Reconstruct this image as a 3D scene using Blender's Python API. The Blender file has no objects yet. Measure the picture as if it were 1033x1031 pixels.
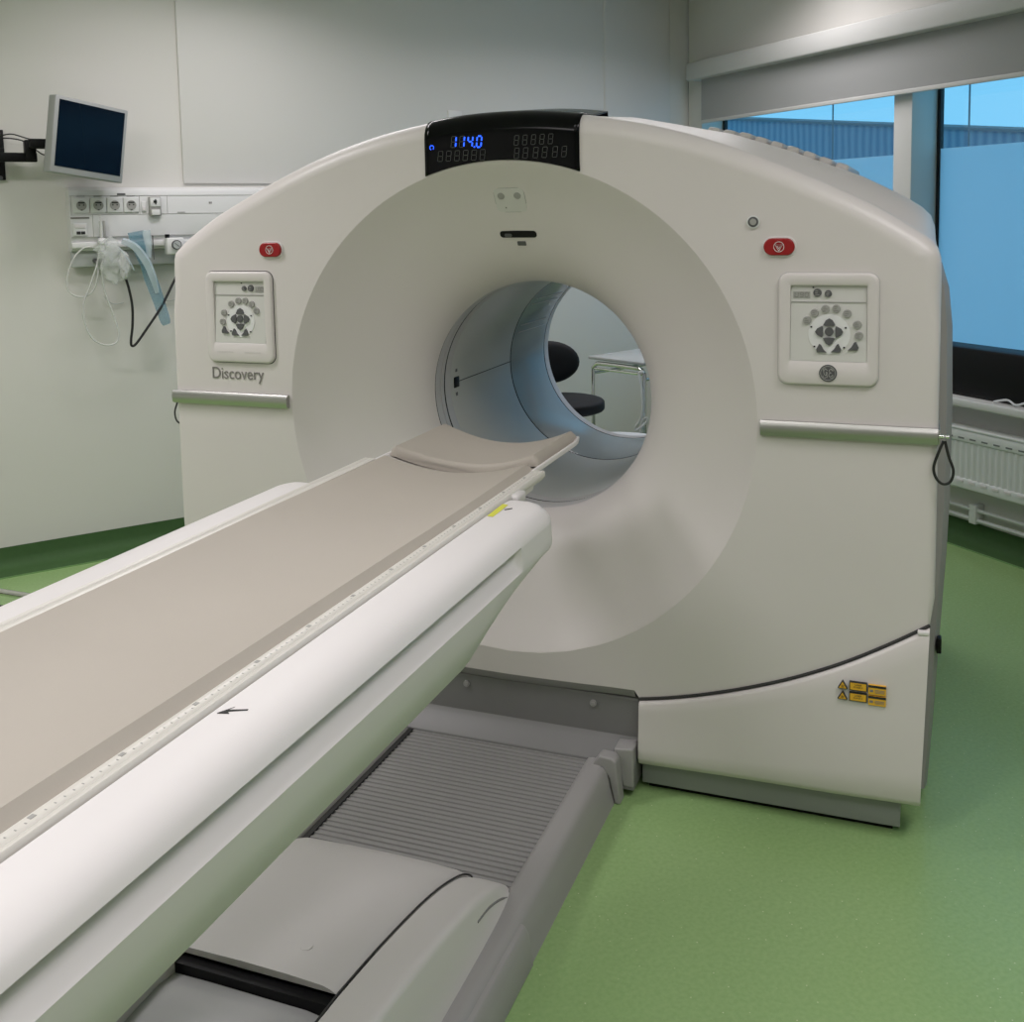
import bpy, bmesh, math, random
from mathutils import Vector, Matrix
random.seed(7)
S = bpy.context.scene
COL = S.collection
PI = math.pi

# ---------------------------------------------------------------- camera
W0, H0 = 1033.0, 1031.0
CF, CPX, CPY = 1069.6, 515.5, 321.3
yaw, pitch, roll = 0.3673, -0.0982, -0.0183
Fv = Vector((-math.sin(yaw)*math.cos(pitch), math.cos(yaw)*math.cos(pitch), math.sin(pitch)))
R0 = Vector((math.cos(yaw), math.sin(yaw), 0)); U0 = R0.cross(Fv)
Rv = R0*math.cos(roll)+U0*math.sin(roll); Uv = U0*math.cos(roll)-R0*math.sin(roll)
cd = bpy.data.cameras.new('camera'); cam = bpy.data.objects.new('camera', cd); COL.objects.link(cam)
M4 = Matrix((Rv, Uv, -Fv)).transposed().to_4x4(); M4.translation = Vector((1.0742, -2.7336, 1.596))
cam.matrix_world = M4
cd.sensor_fit = 'HORIZONTAL'; cd.sensor_width = 36.0; cd.lens = CF/W0*36.0
cd.shift_x = -(CPX-W0/2)/W0; cd.shift_y = (CPY-H0/2)/W0
cd.clip_start = 0.02; cd.clip_end = 200
S.camera = cam

# ---------------------------------------------------------------- exposure, sky, lamps
S.view_settings.view_transform = 'Standard'; S.view_settings.look = 'None'
S.view_settings.gamma = 1.0; S.view_settings.use_curve_mapping = False
S.view_settings.exposure = 0.0
w = bpy.data.worlds.new('sky'); S.world = w; w.use_nodes = True
wn = w.node_tree; bg = wn.nodes['Background']
bg.inputs['Color'].default_value = (0.33, 0.68, 1.0, 1); bg.inputs['Strength'].default_value = 1.05
ROT = 0.79348                      # the room is turned against the scanner
PHI = ROT + math.atan(0.14692)     # direction of the long wall
WALL_O = Vector((-2.878, 0.868, 0.0))
RM = Matrix.Rotation(ROT, 4, 'Z')
WM = Matrix.Translation(WALL_O) @ Matrix.Rotation(PHI, 4, 'Z')
CEIL = 3.0
LAMPS = [((0.2, -1.7), 6), ((-2.0, -1.0), 32), ((-0.9, -3.4), 28), ((1.5, -2.8), 16), ((1.9, -0.9), 18), ((0.1, 2.6), 15), ((-1.5, 1.1), 15)]  # last one is an unseen lamp added to brighten the long wall
for i, ((lx, ly), e) in enumerate(LAMPS):
    ld = bpy.data.lights.new('ceiling_lamp', 'AREA'); ld.shape = 'RECTANGLE'; ld.size = 1.1; ld.size_y = 0.28
    ld.energy = e; ld.spread = math.radians(152); ld.color = (1.0, 0.945, 0.985)
    lo = bpy.data.objects.new('ceiling_lamp', ld); COL.objects.link(lo)
    lo.location = (lx, ly, CEIL-0.045); lo.rotation_euler = (0, 0, ROT)

# ---------------------------------------------------------------- materials
def mat(name, col, rough=0.5, metal=0.0, noise=0.0, nscale=20, bump=0.0, bscale=200, spec=0.5, coat=0.0, emis=None, es=0.0, trans=0.0, alpha=1.0, ior=1.45):
    m = bpy.data.materials.new(name); m.use_nodes = True
    nt = m.node_tree; b = nt.nodes['Principled BSDF']
    b.inputs['Base Color'].default_value = (*col, 1); b.inputs['Roughness'].default_value = rough
    b.inputs['Metallic'].default_value = metal; b.inputs['Specular IOR Level'].default_value = spec
    b.inputs['Coat Weight'].default_value = coat; b.inputs['Coat Roughness'].default_value = 0.08
    b.inputs['Transmission Weight'].default_value = trans; b.inputs['Alpha'].default_value = alpha
    b.inputs['IOR'].default_value = ior
    if emis: b.inputs['Emission Color'].default_value = (*emis, 1); b.inputs['Emission Strength'].default_value = es
    tc = nt.nodes.new('ShaderNodeTexCoord')
    if noise:
        n = nt.nodes.new('ShaderNodeTexNoise'); n.inputs['Scale'].default_value = nscale; n.inputs['Detail'].default_value = 4
        r = nt.nodes.new('ShaderNodeValToRGB')
        r.color_ramp.elements[0].position = .3; r.color_ramp.elements[1].position = .7
        r.color_ramp.elements[0].color = (*[c*(1-noise) for c in col], 1)
        r.color_ramp.elements[1].color = (*[min(1, c*(1+noise)) for c in col], 1)
        nt.links.new(tc.outputs['Object'], n.inputs['Vector']); nt.links.new(n.outputs['Fac'], r.inputs['Fac'])
        nt.links.new(r.outputs['Color'], b.inputs['Base Color'])
    if bump:
        n2 = nt.nodes.new('ShaderNodeTexNoise'); n2.inputs['Scale'].default_value = bscale; n2.inputs['Detail'].default_value = 2
        bp = nt.nodes.new('ShaderNodeBump'); bp.inputs['Strength'].default_value = bump; bp.inputs['Distance'].default_value = 0.002
        nt.links.new(tc.outputs['Object'], n2.inputs['Vector']); nt.links.new(n2.outputs['Fac'], bp.inputs['Height'])
        nt.links.new(bp.outputs['Normal'], b.inputs['Normal'])
    return m
M = {}
M['white'] = mat('scanner_white', (0.64, 0.60, 0.59), 0.38, noise=.012, nscale=3)
M['seam'] = mat('seam_dark', (0.03, 0.03, 0.03), 0.6)
M['bed_white'] = mat('table_white', (0.70, 0.67, 0.67), 0.42, noise=.01, nscale=3)
M['shaded_side'] = mat('side_grey_shaded', (0.30, 0.29, 0.285), 0.45)  # side panels: their shade is put into a darker grey
M['grey_lid'] = mat('hood_grey', (0.54, 0.52, 0.515), 0.42, bump=.15, bscale=500)
M['grey_shell'] = mat('shell_grey', (0.62, 0.595, 0.59), 0.38)
M['grey_trim'] = mat('border_grey', (0.33, 0.32, 0.32), 0.42)
M['grey_plate'] = mat('tread_grey', (0.27, 0.265, 0.262), 0.34)
M['grey_skirt'] = mat('skirt_grey', (0.20, 0.197, 0.197), 0.42)
M['gloss_grey'] = mat('gloss_grey', (0.36, 0.36, 0.365), 0.14)
M['plinth'] = mat('plinth_grey', (0.28, 0.29, 0.29), 0.42)
M['black'] = mat('black_plastic', (0.004, 0.004, 0.005), 0.45, spec=.25)
M['black_gloss'] = mat('display_black', (0.002, 0.0022, 0.003), 0.14, spec=.18)
M['rubber'] = mat('rubber_black', (0.015, 0.015, 0.015), 0.45)
M['steel'] = mat('brushed_steel', (0.46, 0.455, 0.44), 0.36, metal=1.0)
M['chrome'] = mat('chrome', (0.75, 0.75, 0.75), 0.12, metal=1.0)
M['pad'] = mat('pad_vinyl', (0.43, 0.39, 0.345), 0.62, noise=.03, nscale=2.5, bump=.12, bscale=350)
M['pad_side'] = mat('pad_side_vinyl', (0.30, 0.275, 0.24), 0.62, bump=.3, bscale=60)
M['ivory'] = mat('ivory_rail', (0.64, 0.615, 0.575), 0.30)
M['red'] = mat('stop_red', (0.30, 0.010, 0.013), 0.3)
M['key_light'] = mat('key_light_grey', (0.33, 0.325, 0.31), 0.5)
M['key_dark'] = mat('key_dark_grey', (0.09, 0.09, 0.095), 0.5)
M['key_face'] = mat('key_plate', (0.60, 0.59, 0.57), 0.45)
M['lcd'] = mat('small_lcd', (0.34, 0.34, 0.32), 0.3)
M['ink'] = mat('grey_ink', (0.20, 0.19, 0.18), 0.6)
M['ink_black'] = mat('black_ink', (0.02, 0.02, 0.02), 0.6)
M['white_ink'] = mat('white_ink', (0.75, 0.70, 0.70), 0.5)
M['yellow'] = mat('sticker_yellow', (0.72, 0.40, 0.03), 0.5)
M['lime'] = mat('sticker_lime', (0.62, 0.62, 0.08), 0.5)
M['blue_led'] = mat('blue_digit', (0, 0.02, 0.3), 0.4, emis=(0.02, 0.10, 1.0), es=2.2)
M['off_led'] = mat('unlit_digit', (0.055, 0.057, 0.055), 0.5)
M['bore'] = mat('bore_liner', (0.52, 0.53, 0.52), 0.32)
M['bore_clear'] = mat('bore_window_band', (0.36, 0.41, 0.43), 0.16)
M['funnel'] = mat('funnel_grey', (0.64, 0.60, 0.59), 0.40)
M['wall'] = mat('wall_paint', (0.66, 0.645, 0.61), 0.6, noise=.012, nscale=1.2, bump=.1, bscale=300)
M['clad'] = mat('wall_cladding', (0.68, 0.67, 0.65), 0.5)
M['trunk'] = mat('trunk_white', (0.70, 0.70, 0.70), 0.4)
M['trunk2'] = mat('trunk_grey', (0.42, 0.44, 0.43), 0.5)
M['ceiling'] = mat('ceiling_tile', (0.82, 0.81, 0.79), 0.8)
M['frame_white'] = mat('window_frame_white', (0.62, 0.62, 0.60), 0.45)
M['frame_black'] = mat('window_frame_black', (0.01, 0.01, 0.012), 0.4)
M['blind'] = mat('blind_fabric', (0.33, 0.335, 0.33), 0.7)
M['cassette'] = mat('blind_cassette', (0.56, 0.56, 0.54), 0.5)
M['radiator'] = mat('radiator_enamel', (0.66, 0.68, 0.66), 0.35)
M['slot'] = mat('slot_grey', (0.16, 0.17, 0.17), 0.6)
M['screen'] = mat('dark_screen', (0.0015, 0.004, 0.010), 0.12, spec=.2)
M['mon_grey'] = mat('monitor_grey', (0.33, 0.34, 0.335), 0.4)
M['fabric'] = mat('black_upholstery', (0.010, 0.010, 0.012), 0.75)
M['tube_clear'] = mat('clear_tube', (0.66, 0.67, 0.64), 0.25, alpha=.65)
M['mask'] = mat('clear_plastic', (0.74, 0.77, 0.75), 0.15, alpha=.30)
M['blue_bag'] = mat('blue_plastic', (0.14, 0.32, 0.41), 0.25, alpha=.45)
M['pale_bag'] = mat('pale_film', (0.62, 0.72, 0.76), 0.2, alpha=.5)
M['glass_top'] = mat('trolley_top', (0.42, 0.44, 0.44), 0.25)
M['cloth'] = mat('white_cloth', (0.75, 0.76, 0.77), 0.8)
M['roof'] = mat('far_roof', (0.16, 0.17, 0.19), 0.8)
M['pipe'] = mat('white_pipe', (0.6, 0.62, 0.6), 0.35)
M['lamp_white'] = mat('lamp_diffuser', (0.8, 0.8, 0.8), 0.5, emis=(1, .96, .9), es=2.5)

def mat_floor():
    m = mat('green_linoleum', (0.115, 0.235, 0.085), 0.26, bump=.12, bscale=90)
    nt = m.node_tree; b = nt.nodes['Principled BSDF']; L = nt.links
    tc = nt.nodes.new('ShaderNodeTexCoord')
    n = nt.nodes.new('ShaderNodeTexNoise'); n.inputs['Scale'].default_value = 90; n.inputs['Detail'].default_value = 3
    r = nt.nodes.new('ShaderNodeValToRGB')
    r.color_ramp.elements[0].position = .32; r.color_ramp.elements[0].color = (0.255, 0.395, 0.160, 1)
    r.color_ramp.elements[1].position = .7; r.color_ramp.elements[1].color = (0.290, 0.438, 0.185, 1)
    v = nt.nodes.new('ShaderNodeTexVoronoi'); v.inputs['Scale'].default_value = 55
    r2 = nt.nodes.new('ShaderNodeValToRGB')
    r2.color_ramp.elements[0].position = .07; r2.color_ramp.elements[0].color = (1, 1, 1, 1)
    r2.color_ramp.elements[1].position = .11; r2.color_ramp.elements[1].color = (0, 0, 0, 1)
    wn_ = nt.nodes.new('ShaderNodeTexWhiteNoise')
    gt = nt.nodes.new('ShaderNodeMath'); gt.operation = 'GREATER_THAN'; gt.inputs[1].default_value = .62
    mu = nt.nodes.new('ShaderNodeMath'); mu.operation = 'MULTIPLY'
    mx = nt.nodes.new('ShaderNodeMixRGB'); mx.inputs['Color2'].default_value = (0.50, 0.60, 0.36, 1)
    L.new(tc.outputs['Object'], n.inputs['Vector']); L.new(n.outputs['Fac'], r.inputs['Fac'])
    L.new(tc.outputs['Object'], v.inputs['Vector']); L.new(v.outputs['Distance'], r2.inputs['Fac'])
    L.new(v.outputs['Position'], wn_.inputs['Vector']); L.new(wn_.outputs['Value'], gt.inputs[0])
    L.new(r2.outputs['Color'], mu.inputs[0]); L.new(gt.outputs[0], mu.inputs[1])
    L.new(mu.outputs[0], mx.inputs['Fac']); L.new(r.outputs['Color'], mx.inputs['Color1'])
    L.new(mx.outputs['Color'], b.inputs['Base Color'])
    return m
M['floor'] = mat_floor()
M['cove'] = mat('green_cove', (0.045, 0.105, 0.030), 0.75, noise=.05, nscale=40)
M['weld'] = mat('weld_line', (0.16, 0.30, 0.11), 0.5)

def mat_glass():
    m = bpy.data.materials.new('window_glass'); m.use_nodes = True; nt = m.node_tree
    for n in list(nt.nodes):
        if n.type != 'OUTPUT_MATERIAL': nt.nodes.remove(n)
    out = nt.nodes['Material Output']
    t = nt.nodes.new('ShaderNodeBsdfTransparent'); t.inputs['Color'].default_value = (0.80, 0.97, 1.0, 1)
    g = nt.nodes.new('ShaderNodeBsdfGlossy'); g.inputs['Roughness'].default_value = 0.02
    mx = nt.nodes.new('ShaderNodeMixShader'); mx.inputs['Fac'].default_value = 0.06
    nt.links.new(t.outputs[0], mx.inputs[1]); nt.links.new(g.outputs[0], mx.inputs[2]); nt.links.new(mx.outputs[0], out.inputs['Surface'])
    return m
M['glass'] = mat_glass()
def mat_frost():
    m = bpy.data.materials.new('frosted_film'); m.use_nodes = True; nt = m.node_tree
    for n in list(nt.nodes):
        if n.type != 'OUTPUT_MATERIAL': nt.nodes.remove(n)
    out = nt.nodes['Material Output']
    t = nt.nodes.new('ShaderNodeBsdfTranslucent'); t.inputs['Color'].default_value = (0.90, 0.90, 0.92, 1)
    g = nt.nodes.new('ShaderNodeBsdfDiffuse'); g.inputs['Color'].default_value = (0.55, 0.6, 0.62, 1)
    mx = nt.nodes.new('ShaderNodeMixShader'); mx.inputs['Fac'].default_value = 0.05
    nt.links.new(t.outputs[0], mx.inputs[1]); nt.links.new(g.outputs[0], mx.inputs[2]); nt.links.new(mx.outputs[0], out.inputs['Surface'])
    return m
M['frost'] = mat_frost()
def mat_corr():
    m = mat('corrugated_cladding', (0.16, 0.22, 0.30), 0.6); nt = m.node_tree; b = nt.nodes['Principled BSDF']
    tc = nt.nodes.new('ShaderNodeTexCoord'); wv = nt.nodes.new('ShaderNodeTexWave'); wv.bands_direction = 'Y'
    wv.inputs['Scale'].default_value = 1.6; wv.inputs['Distortion'].default_value = 1.5; wv.inputs['Detail'].default_value = 3
    r = nt.nodes.new('ShaderNodeValToRGB')
    r.color_ramp.elements[0].color = (0.13, 0.19, 0.27, 1); r.color_ramp.elements[1].color = (0.25, 0.30, 0.36, 1)
    nt.links.new(tc.outputs['Object'], wv.inputs['Vector']); nt.links.new(wv.outputs['Fac'], r.inputs['Fac']); nt.links.new(r.outputs['Color'], b.inputs['Base Color'])
    return m
M['corr'] = mat_corr()

# ---------------------------------------------------------------- helpers
def tagit(o, label=None, cat=None, group=None, kind=None):
    if label: o['label'] = label
    if cat: o['category'] = cat
    if group: o['group'] = group
    if kind: o['kind'] = kind
    return o
def link(o, parent=None, xf=None):
    COL.objects.link(o)
    if xf is not None: o.matrix_world = xf; o.matrix_basis = xf
    if parent is not None:
        o.parent = parent; o.matrix_parent_inverse = WMX[parent.name].inverted()
    WMX[o.name] = (xf.copy() if xf is not None else Matrix.Identity(4))
    return o
WMX = {}
def thing(name, label, cat, loc=(0, 0, 0), group=None, xf=None):
    o = bpy.data.objects.new(name, None); o.empty_display_size = .1
    mm = (xf or Matrix.Identity(4)) @ Matrix.Translation(Vector(loc))
    link(o, None, mm)
    return tagit(o, label, cat, group)
def mesh_obj(name, verts, faces, m, parent=None, smooth=True, xf=None, angle=35, bevel=0, bseg=3):
    me = bpy.data.meshes.new(name); me.from_pydata([tuple(v) for v in verts], [], faces)
    bm = bmesh.new(); bm.from_mesh(me); bmesh.ops.remove_doubles(bm, verts=bm.verts, dist=1e-6)
    bmesh.ops.recalc_face_normals(bm, faces=bm.faces); bm.to_mesh(me); bm.free()
    return fin(name, me, m, parent, smooth, xf, angle, bevel, bseg)
def fin(name, me, m, parent, smooth, xf, angle, bevel=0, bseg=3):
    me.materials.append(m)
    if smooth:
        for p in me.polygons: p.use_smooth = True
        try: me.set_sharp_from_angle(angle=math.radians(angle))
        except Exception: pass
    o = bpy.data.objects.new(name, me); link(o, parent, xf)
    if bevel:
        md = o.modifiers.new('bevel', 'BEVEL'); md.width = bevel; md.segments = bseg; md.limit_method = 'ANGLE'; md.angle_limit = math.radians(40)
    return o
def bm_obj(name, bm, m, parent=None, smooth=True, xf=None, angle=35):
    me = bpy.data.meshes.new(name); bmesh.ops.recalc_face_normals(bm, faces=bm.faces); bm.to_mesh(me); bm.free()
    return fin(name, me, m, parent, smooth, xf, angle)
def add_box(bm, lo, hi, bev=0.0, seg=2, mtx=None):
    r = bmesh.ops.create_cube(bm, size=1)
    vs = r['verts']; lo = Vector(lo); hi = Vector(hi); c = (lo+hi)/2; s = hi-lo
    for v in vs: v.co = Vector((v.co.x*s.x, v.co.y*s.y, v.co.z*s.z))+c
    geo = list({e for v in vs for e in v.link_edges})
    if bev:
        rr = bmesh.ops.bevel(bm, geom=geo, offset=bev, segments=seg, affect='EDGES', profile=.5)
        vs = list({v for f in rr['faces'] for v in f.verts})
    if mtx is not None:
        for v in vs: v.co = mtx @ v.co
    return bm
def box(name, lo, hi, m, parent=None, bev=0.0, seg=2, xf=None, mtx=None):
    bm = bmesh.new(); add_box(bm, lo, hi, bev, seg, mtx); return bm_obj(name, bm, m, parent, bev > 0, xf, 50)
def loft(rings, closed=True, cap=False):
    n = len(rings[0]); v = [p for r in rings for p in r]; f = []
    for i in range(len(rings)-1):
        for j in range(n if closed else n-1):
            k = (j+1) % n; f.append((i*n+j, i*n+k, (i+1)*n+k, (i+1)*n+j))
    if cap: f.append(tuple(range(n))); f.append(tuple((len(rings)-1)*n+j for j in range(n))[::-1])
    return v, f
def tube_geo(pts, r, n=10, cap=True, rad=None, flat=None):
    pts = [Vector(p) for p in pts]; rings = []; up = None
    for i, p in enumerate(pts):
        t = (pts[min(i+1, len(pts)-1)]-pts[max(i-1, 0)]).normalized()
        if up is None:
            up = Vector((0, 0, 1)) if abs(t.z) < .9 else Vector((1, 0, 0))
        up = (up-t*up.dot(t)).normalized(); s = t.cross(up)
        rr = rad[i] if rad else r
        rings.append([p+(up*math.cos(a)+s*math.sin(a)*(flat or 1))*rr for a in [2*PI*j/n for j in range(n)]])
    return loft(rings, True, cap)
def smooth_pts(pts, k=8, closed=False):
    P = [Vector(p) for p in pts]; out = []
    n = len(P)
    for i in range(n-1 if not closed else n):
        p0 = P[i-1] if (i > 0 or closed) else P[i]; p1 = P[i]; p2 = P[(i+1) % n]
        p3 = P[(i+2) % n] if (i+2 < n or closed) else p2
        for j in range(k):
            t = j/k; out.append(.5*((2*p1)+(p2-p0)*t+(2*p0-5*p1+4*p2-p3)*t*t+(3*p1-p0-3*p2+p3)*t**3))
    if not closed: out.append(P[-1])
    return out
def tube(name, pts, r, m, parent=None, n=10, k=8, xf=None, **kw):
    p = smooth_pts(pts, k) if k else pts
    v, f = tube_geo(p, r, n, **kw); return mesh_obj(name, v, f, m, parent, xf=xf, angle=60)
def cyl_bm(bm, c, r, h, axis='y', n=24, r2=None):
    m4 = {'z': Matrix.Identity(4), 'y': Matrix.Rotation(PI/2, 4, 'X'), 'x': Matrix.Rotation(PI/2, 4, 'Y')}[axis]
    bmesh.ops.create_cone(bm, cap_ends=True, segments=n, radius1=r, radius2=r if r2 is None else r2, depth=h, matrix=Matrix.Translation(Vector(c)) @ m4)
def text_mesh(name, s, size, m, parent, mtx, extrude=.0006, shear=0, sx=1.0, spacing=1.0):
    cu = bpy.data.curves.new(name, 'FONT'); cu.body = s; cu.size = size; cu.extrude = extrude; cu.shear = shear
    cu.align_x = 'CENTER'; cu.align_y = 'CENTER'; cu.space_character = spacing
    t = bpy.data.objects.new(name+'_tmp', cu); COL.objects.link(t)
    dg = bpy.context.evaluated_depsgraph_get(); dg.update()
    me = bpy.data.meshes.new_from_object(t.evaluated_get(dg)); bpy.data.objects.remove(t); bpy.data.curves.remove(cu)
    me.transform(mtx @ Matrix.Diagonal((sx, 1, 1, 1))); me.materials.clear(); me.materials.append(m)
    o = bpy.data.objects.new(name, me); return link(o, parent)
FRONT = Matrix.Rotation(PI/2, 4, 'X')    # text lying on a face that looks towards -y
def rrect(x0, x1, z0, z1, r, n=6):
    pts = []
    for cx, cz, a in ((x1-r, z1-r, 0), (x0+r, z1-r, PI/2), (x0+r, z0+r, PI), (x1-r, z0+r, 1.5*PI)):
        for i in range(n+1):
            t = a+PI/2*i/n; pts.append((cx+r*math.cos(t), cz+r*math.sin(t)))
    return pts
def prism_y(name, pts, y0, y1, m, parent=None, bev=0.0, xf=None, smooth=False):
    n = len(pts); v = [(x, y0, z) for x, z in pts]+[(x, y1, z) for x, z in pts]
    f = [tuple(range(n)), tuple(range(n, 2*n))[::-1]]+[(i, (i+1) % n, (i+1) % n+n, i+n) for i in range(n)]
    return mesh_obj(name, v, f, m, parent, smooth=bool(bev) or smooth, xf=xf, bevel=bev, angle=40)

# ================================================================ ROOM
def struct(o): o['kind'] = 'structure'; return o
Y_FAR, XW = 3.28, 2.82
def wall_y(x): return 2.66+0.14692*(x+1.4)
XB, YB = -4.4, -4.6
vs = [(XB, YB, 0), (3.1, YB, 0), (3.1, 3.6, 0), (XB, 3.0, 0)]
v2 = vs+[(x, y, -.1) for x, y, z in vs]
bf = [(0, 1, 2, 3), (4, 7, 6, 5), (0, 4, 5, 1), (1, 5, 6, 2), (2, 6, 7, 3), (3, 7, 4, 0)]
struct(mesh_obj('floor', v2, bf, M['floor'], smooth=False, xf=RM))
v3 = [(x, y, CEIL) for x, y, z in vs]+[(x, y, CEIL+.1) for x, y, z in vs]
struct(mesh_obj('ceiling', v3, bf, M['ceiling'], smooth=False, xf=RM))
q = [(XB, wall_y(XB)), (XW+.25, wall_y(XW+.25)), (XW+.25, wall_y(XW+.25)+.15), (XB, wall_y(XB)+.15)]
v = [(x, y, 0) for x, y in q]+[(x, y, CEIL) for x, y in q]
struct(mesh_obj('wall_left', v, bf, M['wall'], smooth=False, xf=RM))
struct(box('wall_back', (XB-.12, YB, 0), (XB, 2.3, CEIL), M['wall'], xf=RM))
struct(box('wall_front', (XB, YB-.12, 0), (3.1, YB, CEIL), M['wall'], xf=RM))
# window wall with two openings
WT = .2
def wbox(bm, y0, y1, z0, z1, x0=XW, x1=XW+WT): add_box(bm, (x0, y0, z0), (x1, y1, z1))
bm = bmesh.new()
wbox(bm, YB, 3.27, 0, .655); wbox(bm, YB, 3.27, 2.46, CEIL); wbox(bm, 3.12, 3.27, .655, 2.46); wbox(bm, YB, -1.7, .655, 2.46)
struct(bm_obj('wall_right', bm, M['wall'], smooth=False, xf=RM))
struct(box('trim_1', (XW-.005, 1.32, .655), (XW+WT, 1.44, 2.46), M['frame_white'], xf=RM, bev=.003))
# sill board
struct(box('trim_2', (XW-.12, -1.7, .668), (XW+WT, 3.2, .705), M['frame_white'], xf=RM, bev=.006))
# wall cladding sheet above the service trunk
struct(box('trim_3', (.935, -.012, 1.775), (4.1, .0, CEIL-.005), M['clad'], xf=WM, bev=.003))
struct(box('trim_4', (3.56, -.016, 1.775), (3.575, -.010, CEIL-.005), M['wall'], xf=WM))
# windows
def window(name, y0, y1):
    r = thing(name, None, None, (XW+.19, (y0+y1)/2, .7), xf=RM); r['kind'] = 'structure'
    gx = XW+.175
    bm = bmesh.new(); t = .022
    for a, b_, c, d in ((y0, y0+t, .7, 2.46), (y1-t, y1, .7, 2.46), (y0, y1, .7, .73), (y0, y1, 2.43, 2.46)):
        add_box(bm, (gx-.012, a, c), (gx+.012, b_, d), .002)
    bm_obj('frame', bm, M['frame_black'], r, xf=RM)
    box('pane', (gx-.003, y0+t, .73), (gx+.003, y1-t, 2.43), M['glass'], r, xf=RM)
    # frosted film on the lower part of the pane
    box('frosted_film', (gx-.0075, y0+t, .73), (gx-.005, y1-t, 1.868 if y0 > 0 else 1.882), M['frost'], r, xf=RM)
    return r
window('window_1', 1.44, 3.12); window('window_2', -1.7, 1.32)
# reveal liners
# green coved skirting
def cove(name, fn, x0, x1, xf, out):
    prof = [(0.0, .098), (.004, .10), (.006, .05), (.014, .022), (.035, .008), (.07, .0035), (out, .003), (out, 0), (0, 0)]
    rings = [[fn(x, d, z) for d, z in prof] for x in (x0, x1)]
    v, f = loft(rings, True, True); struct(mesh_obj(name, v, f, M['cove'], xf=xf, angle=50))
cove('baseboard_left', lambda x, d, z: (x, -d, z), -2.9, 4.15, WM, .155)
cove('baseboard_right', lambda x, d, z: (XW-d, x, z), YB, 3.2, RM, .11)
struct(box('trim_5', (-2.9, -.158, .0), (4.0, -.152, .0045), M['weld'], xf=WM))
struct(box('trim_6', (XW-.114, YB, .0), (XW-.107, 3.0, .0045), M['weld'], xf=RM))
# a welded seam in the flooring
struct(box('trim_7', (XB, 1.02, .0), (XW-.12, 1.023, .0012), M['cove'], xf=RM))
# ceiling lights
for i, ((lx, ly), e) in enumerate(LAMPS):
    nm = ['over the foot end of the patient table', 'above the wall beside the monitor', 'behind the photographer', 'by the right-hand windows near the door end', 'in front of the right-hand windows', 'behind the scanner', 'added to brighten the long wall beside the scanner'][i]
    xf = Matrix.Translation((lx, ly, 0)) @ Matrix.Rotation(ROT, 4, 'Z')
    t = thing('ceiling_light', 'recessed white rectangular ceiling light ' + nm, 'ceiling light', (0, 0, CEIL), 'ceiling lights', xf=xf)
    bm = bmesh.new()
    for lo, hi in (((-.6, -.17, CEIL-.03), (.6, -.145, CEIL)), ((-.6, .145, CEIL-.03), (.6, .17, CEIL)), ((-.6, -.17, CEIL-.03), (-.57, .17, CEIL)), ((.57, -.17, CEIL-.03), (.6, .17, CEIL))): add_box(bm, lo, hi)
    bm_obj('frame', bm, M['frame_white'], t, xf=xf)
    box('diffuser', (-.57, -.145, CEIL-.02), (.57, .145, CEIL-.012), M['lamp_white'], t, xf=xf)

# ---------------------------------------------------------------- outside
bl = thing('warehouse', 'long low warehouse with blue grey corrugated cladding outside the windows', 'building', (14.5, 6, -1.5), xf=RM)
vb = [(14, 2, 2.66), (14, 26, 4.35)]
v = []
for x in (14, 18):
    v += [(x, -6, -1.5), (x, 26, -1.5), (x, 26, 4.62), (x, -6, 1.04)]
mesh_obj('corrugated_wall', v, [(0, 1, 2, 3), (4, 7, 6, 5), (0, 4, 5, 1), (1, 5, 6, 2), (2, 6, 7, 3), (3, 7, 4, 0)], M['corr'], bl, smooth=False, xf=RM)
mesh_obj('roof_edge', [(13.95, -6, 1.0), (13.95, 26, 4.58), (18, 26, 4.58), (18, -6, 1.0), (13.95, -6, 1.05), (13.95, 26, 4.63), (18, 26, 4.63), (18, -6, 1.05)], [(0, 3, 2, 1), (4, 5, 6, 7), (0, 1, 5, 4), (1, 2, 6, 5), (2, 3, 7, 6), (3, 0, 4, 7)], M['roof'], bl, smooth=False, xf=RM)
for (px_, y_, lab) in ((12, 12.35, 'thin dark pole outside, in the middle of the left window'), (12, 9.33, 'thin dark pole outside, seen through the right window'), (13, 16.0, 'thin dark pole outside near the left end of the left window')):
    t = thing('pole', lab, 'pole', (px_, y_, -1.5), 'poles outside', xf=RM)
    bm = bmesh.new(); cyl_bm(bm, (px_, y_, 1.5 if y_ < 15 else .7), (.014), 6 if y_ < 15 else 4.6, 'z', 10); bm_obj('shaft', bm, M['roof'], t, xf=RM)
# parking ground outside
g = box('yard', (XW+.4, -8, -1.7), (20, 28, -1.5), mat('asphalt', (.42, .50, .52), .9), xf=RM); tagit(g, kind='structure')

# ================================================================ SCANNER
ZC, RF, RB, YBORE = 1.0436, .6964, .35, .285
G = thing('pet_ct_scanner', 'large white ring-shaped medical scanner with a black display on top', 'scanner', (0, .7, 0))
half = [(0, 1.876), (.12, 1.872), (.249, 1.856), (.403, 1.827), (.57, 1.779), (.746, 1.71), (.934, 1.622), (1.03, 1.567)]
cr = smooth_pts([(x, 0, z) for x, z in [(-.12, 1.872)]+half+[(1.09, 1.527)]], 6)
top = [(p.x, p.z) for p in cr if p.x >= -1e-6]
corner = [(1.108, 1.512), (1.120, 1.495), (1.127, 1.472), (1.1285, 1.44)]
side = [(1.1285, z) for z in (1.38, 1.3, 1.2, 1.1, 1.0, .9, .8, .7, .63)]
seam = [(1.118, .563), (1.02, .500), (.91, .437), (.79, .381), (.67, .336), (.56, .302), (.46, .277), (.382, .262)]
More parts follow.
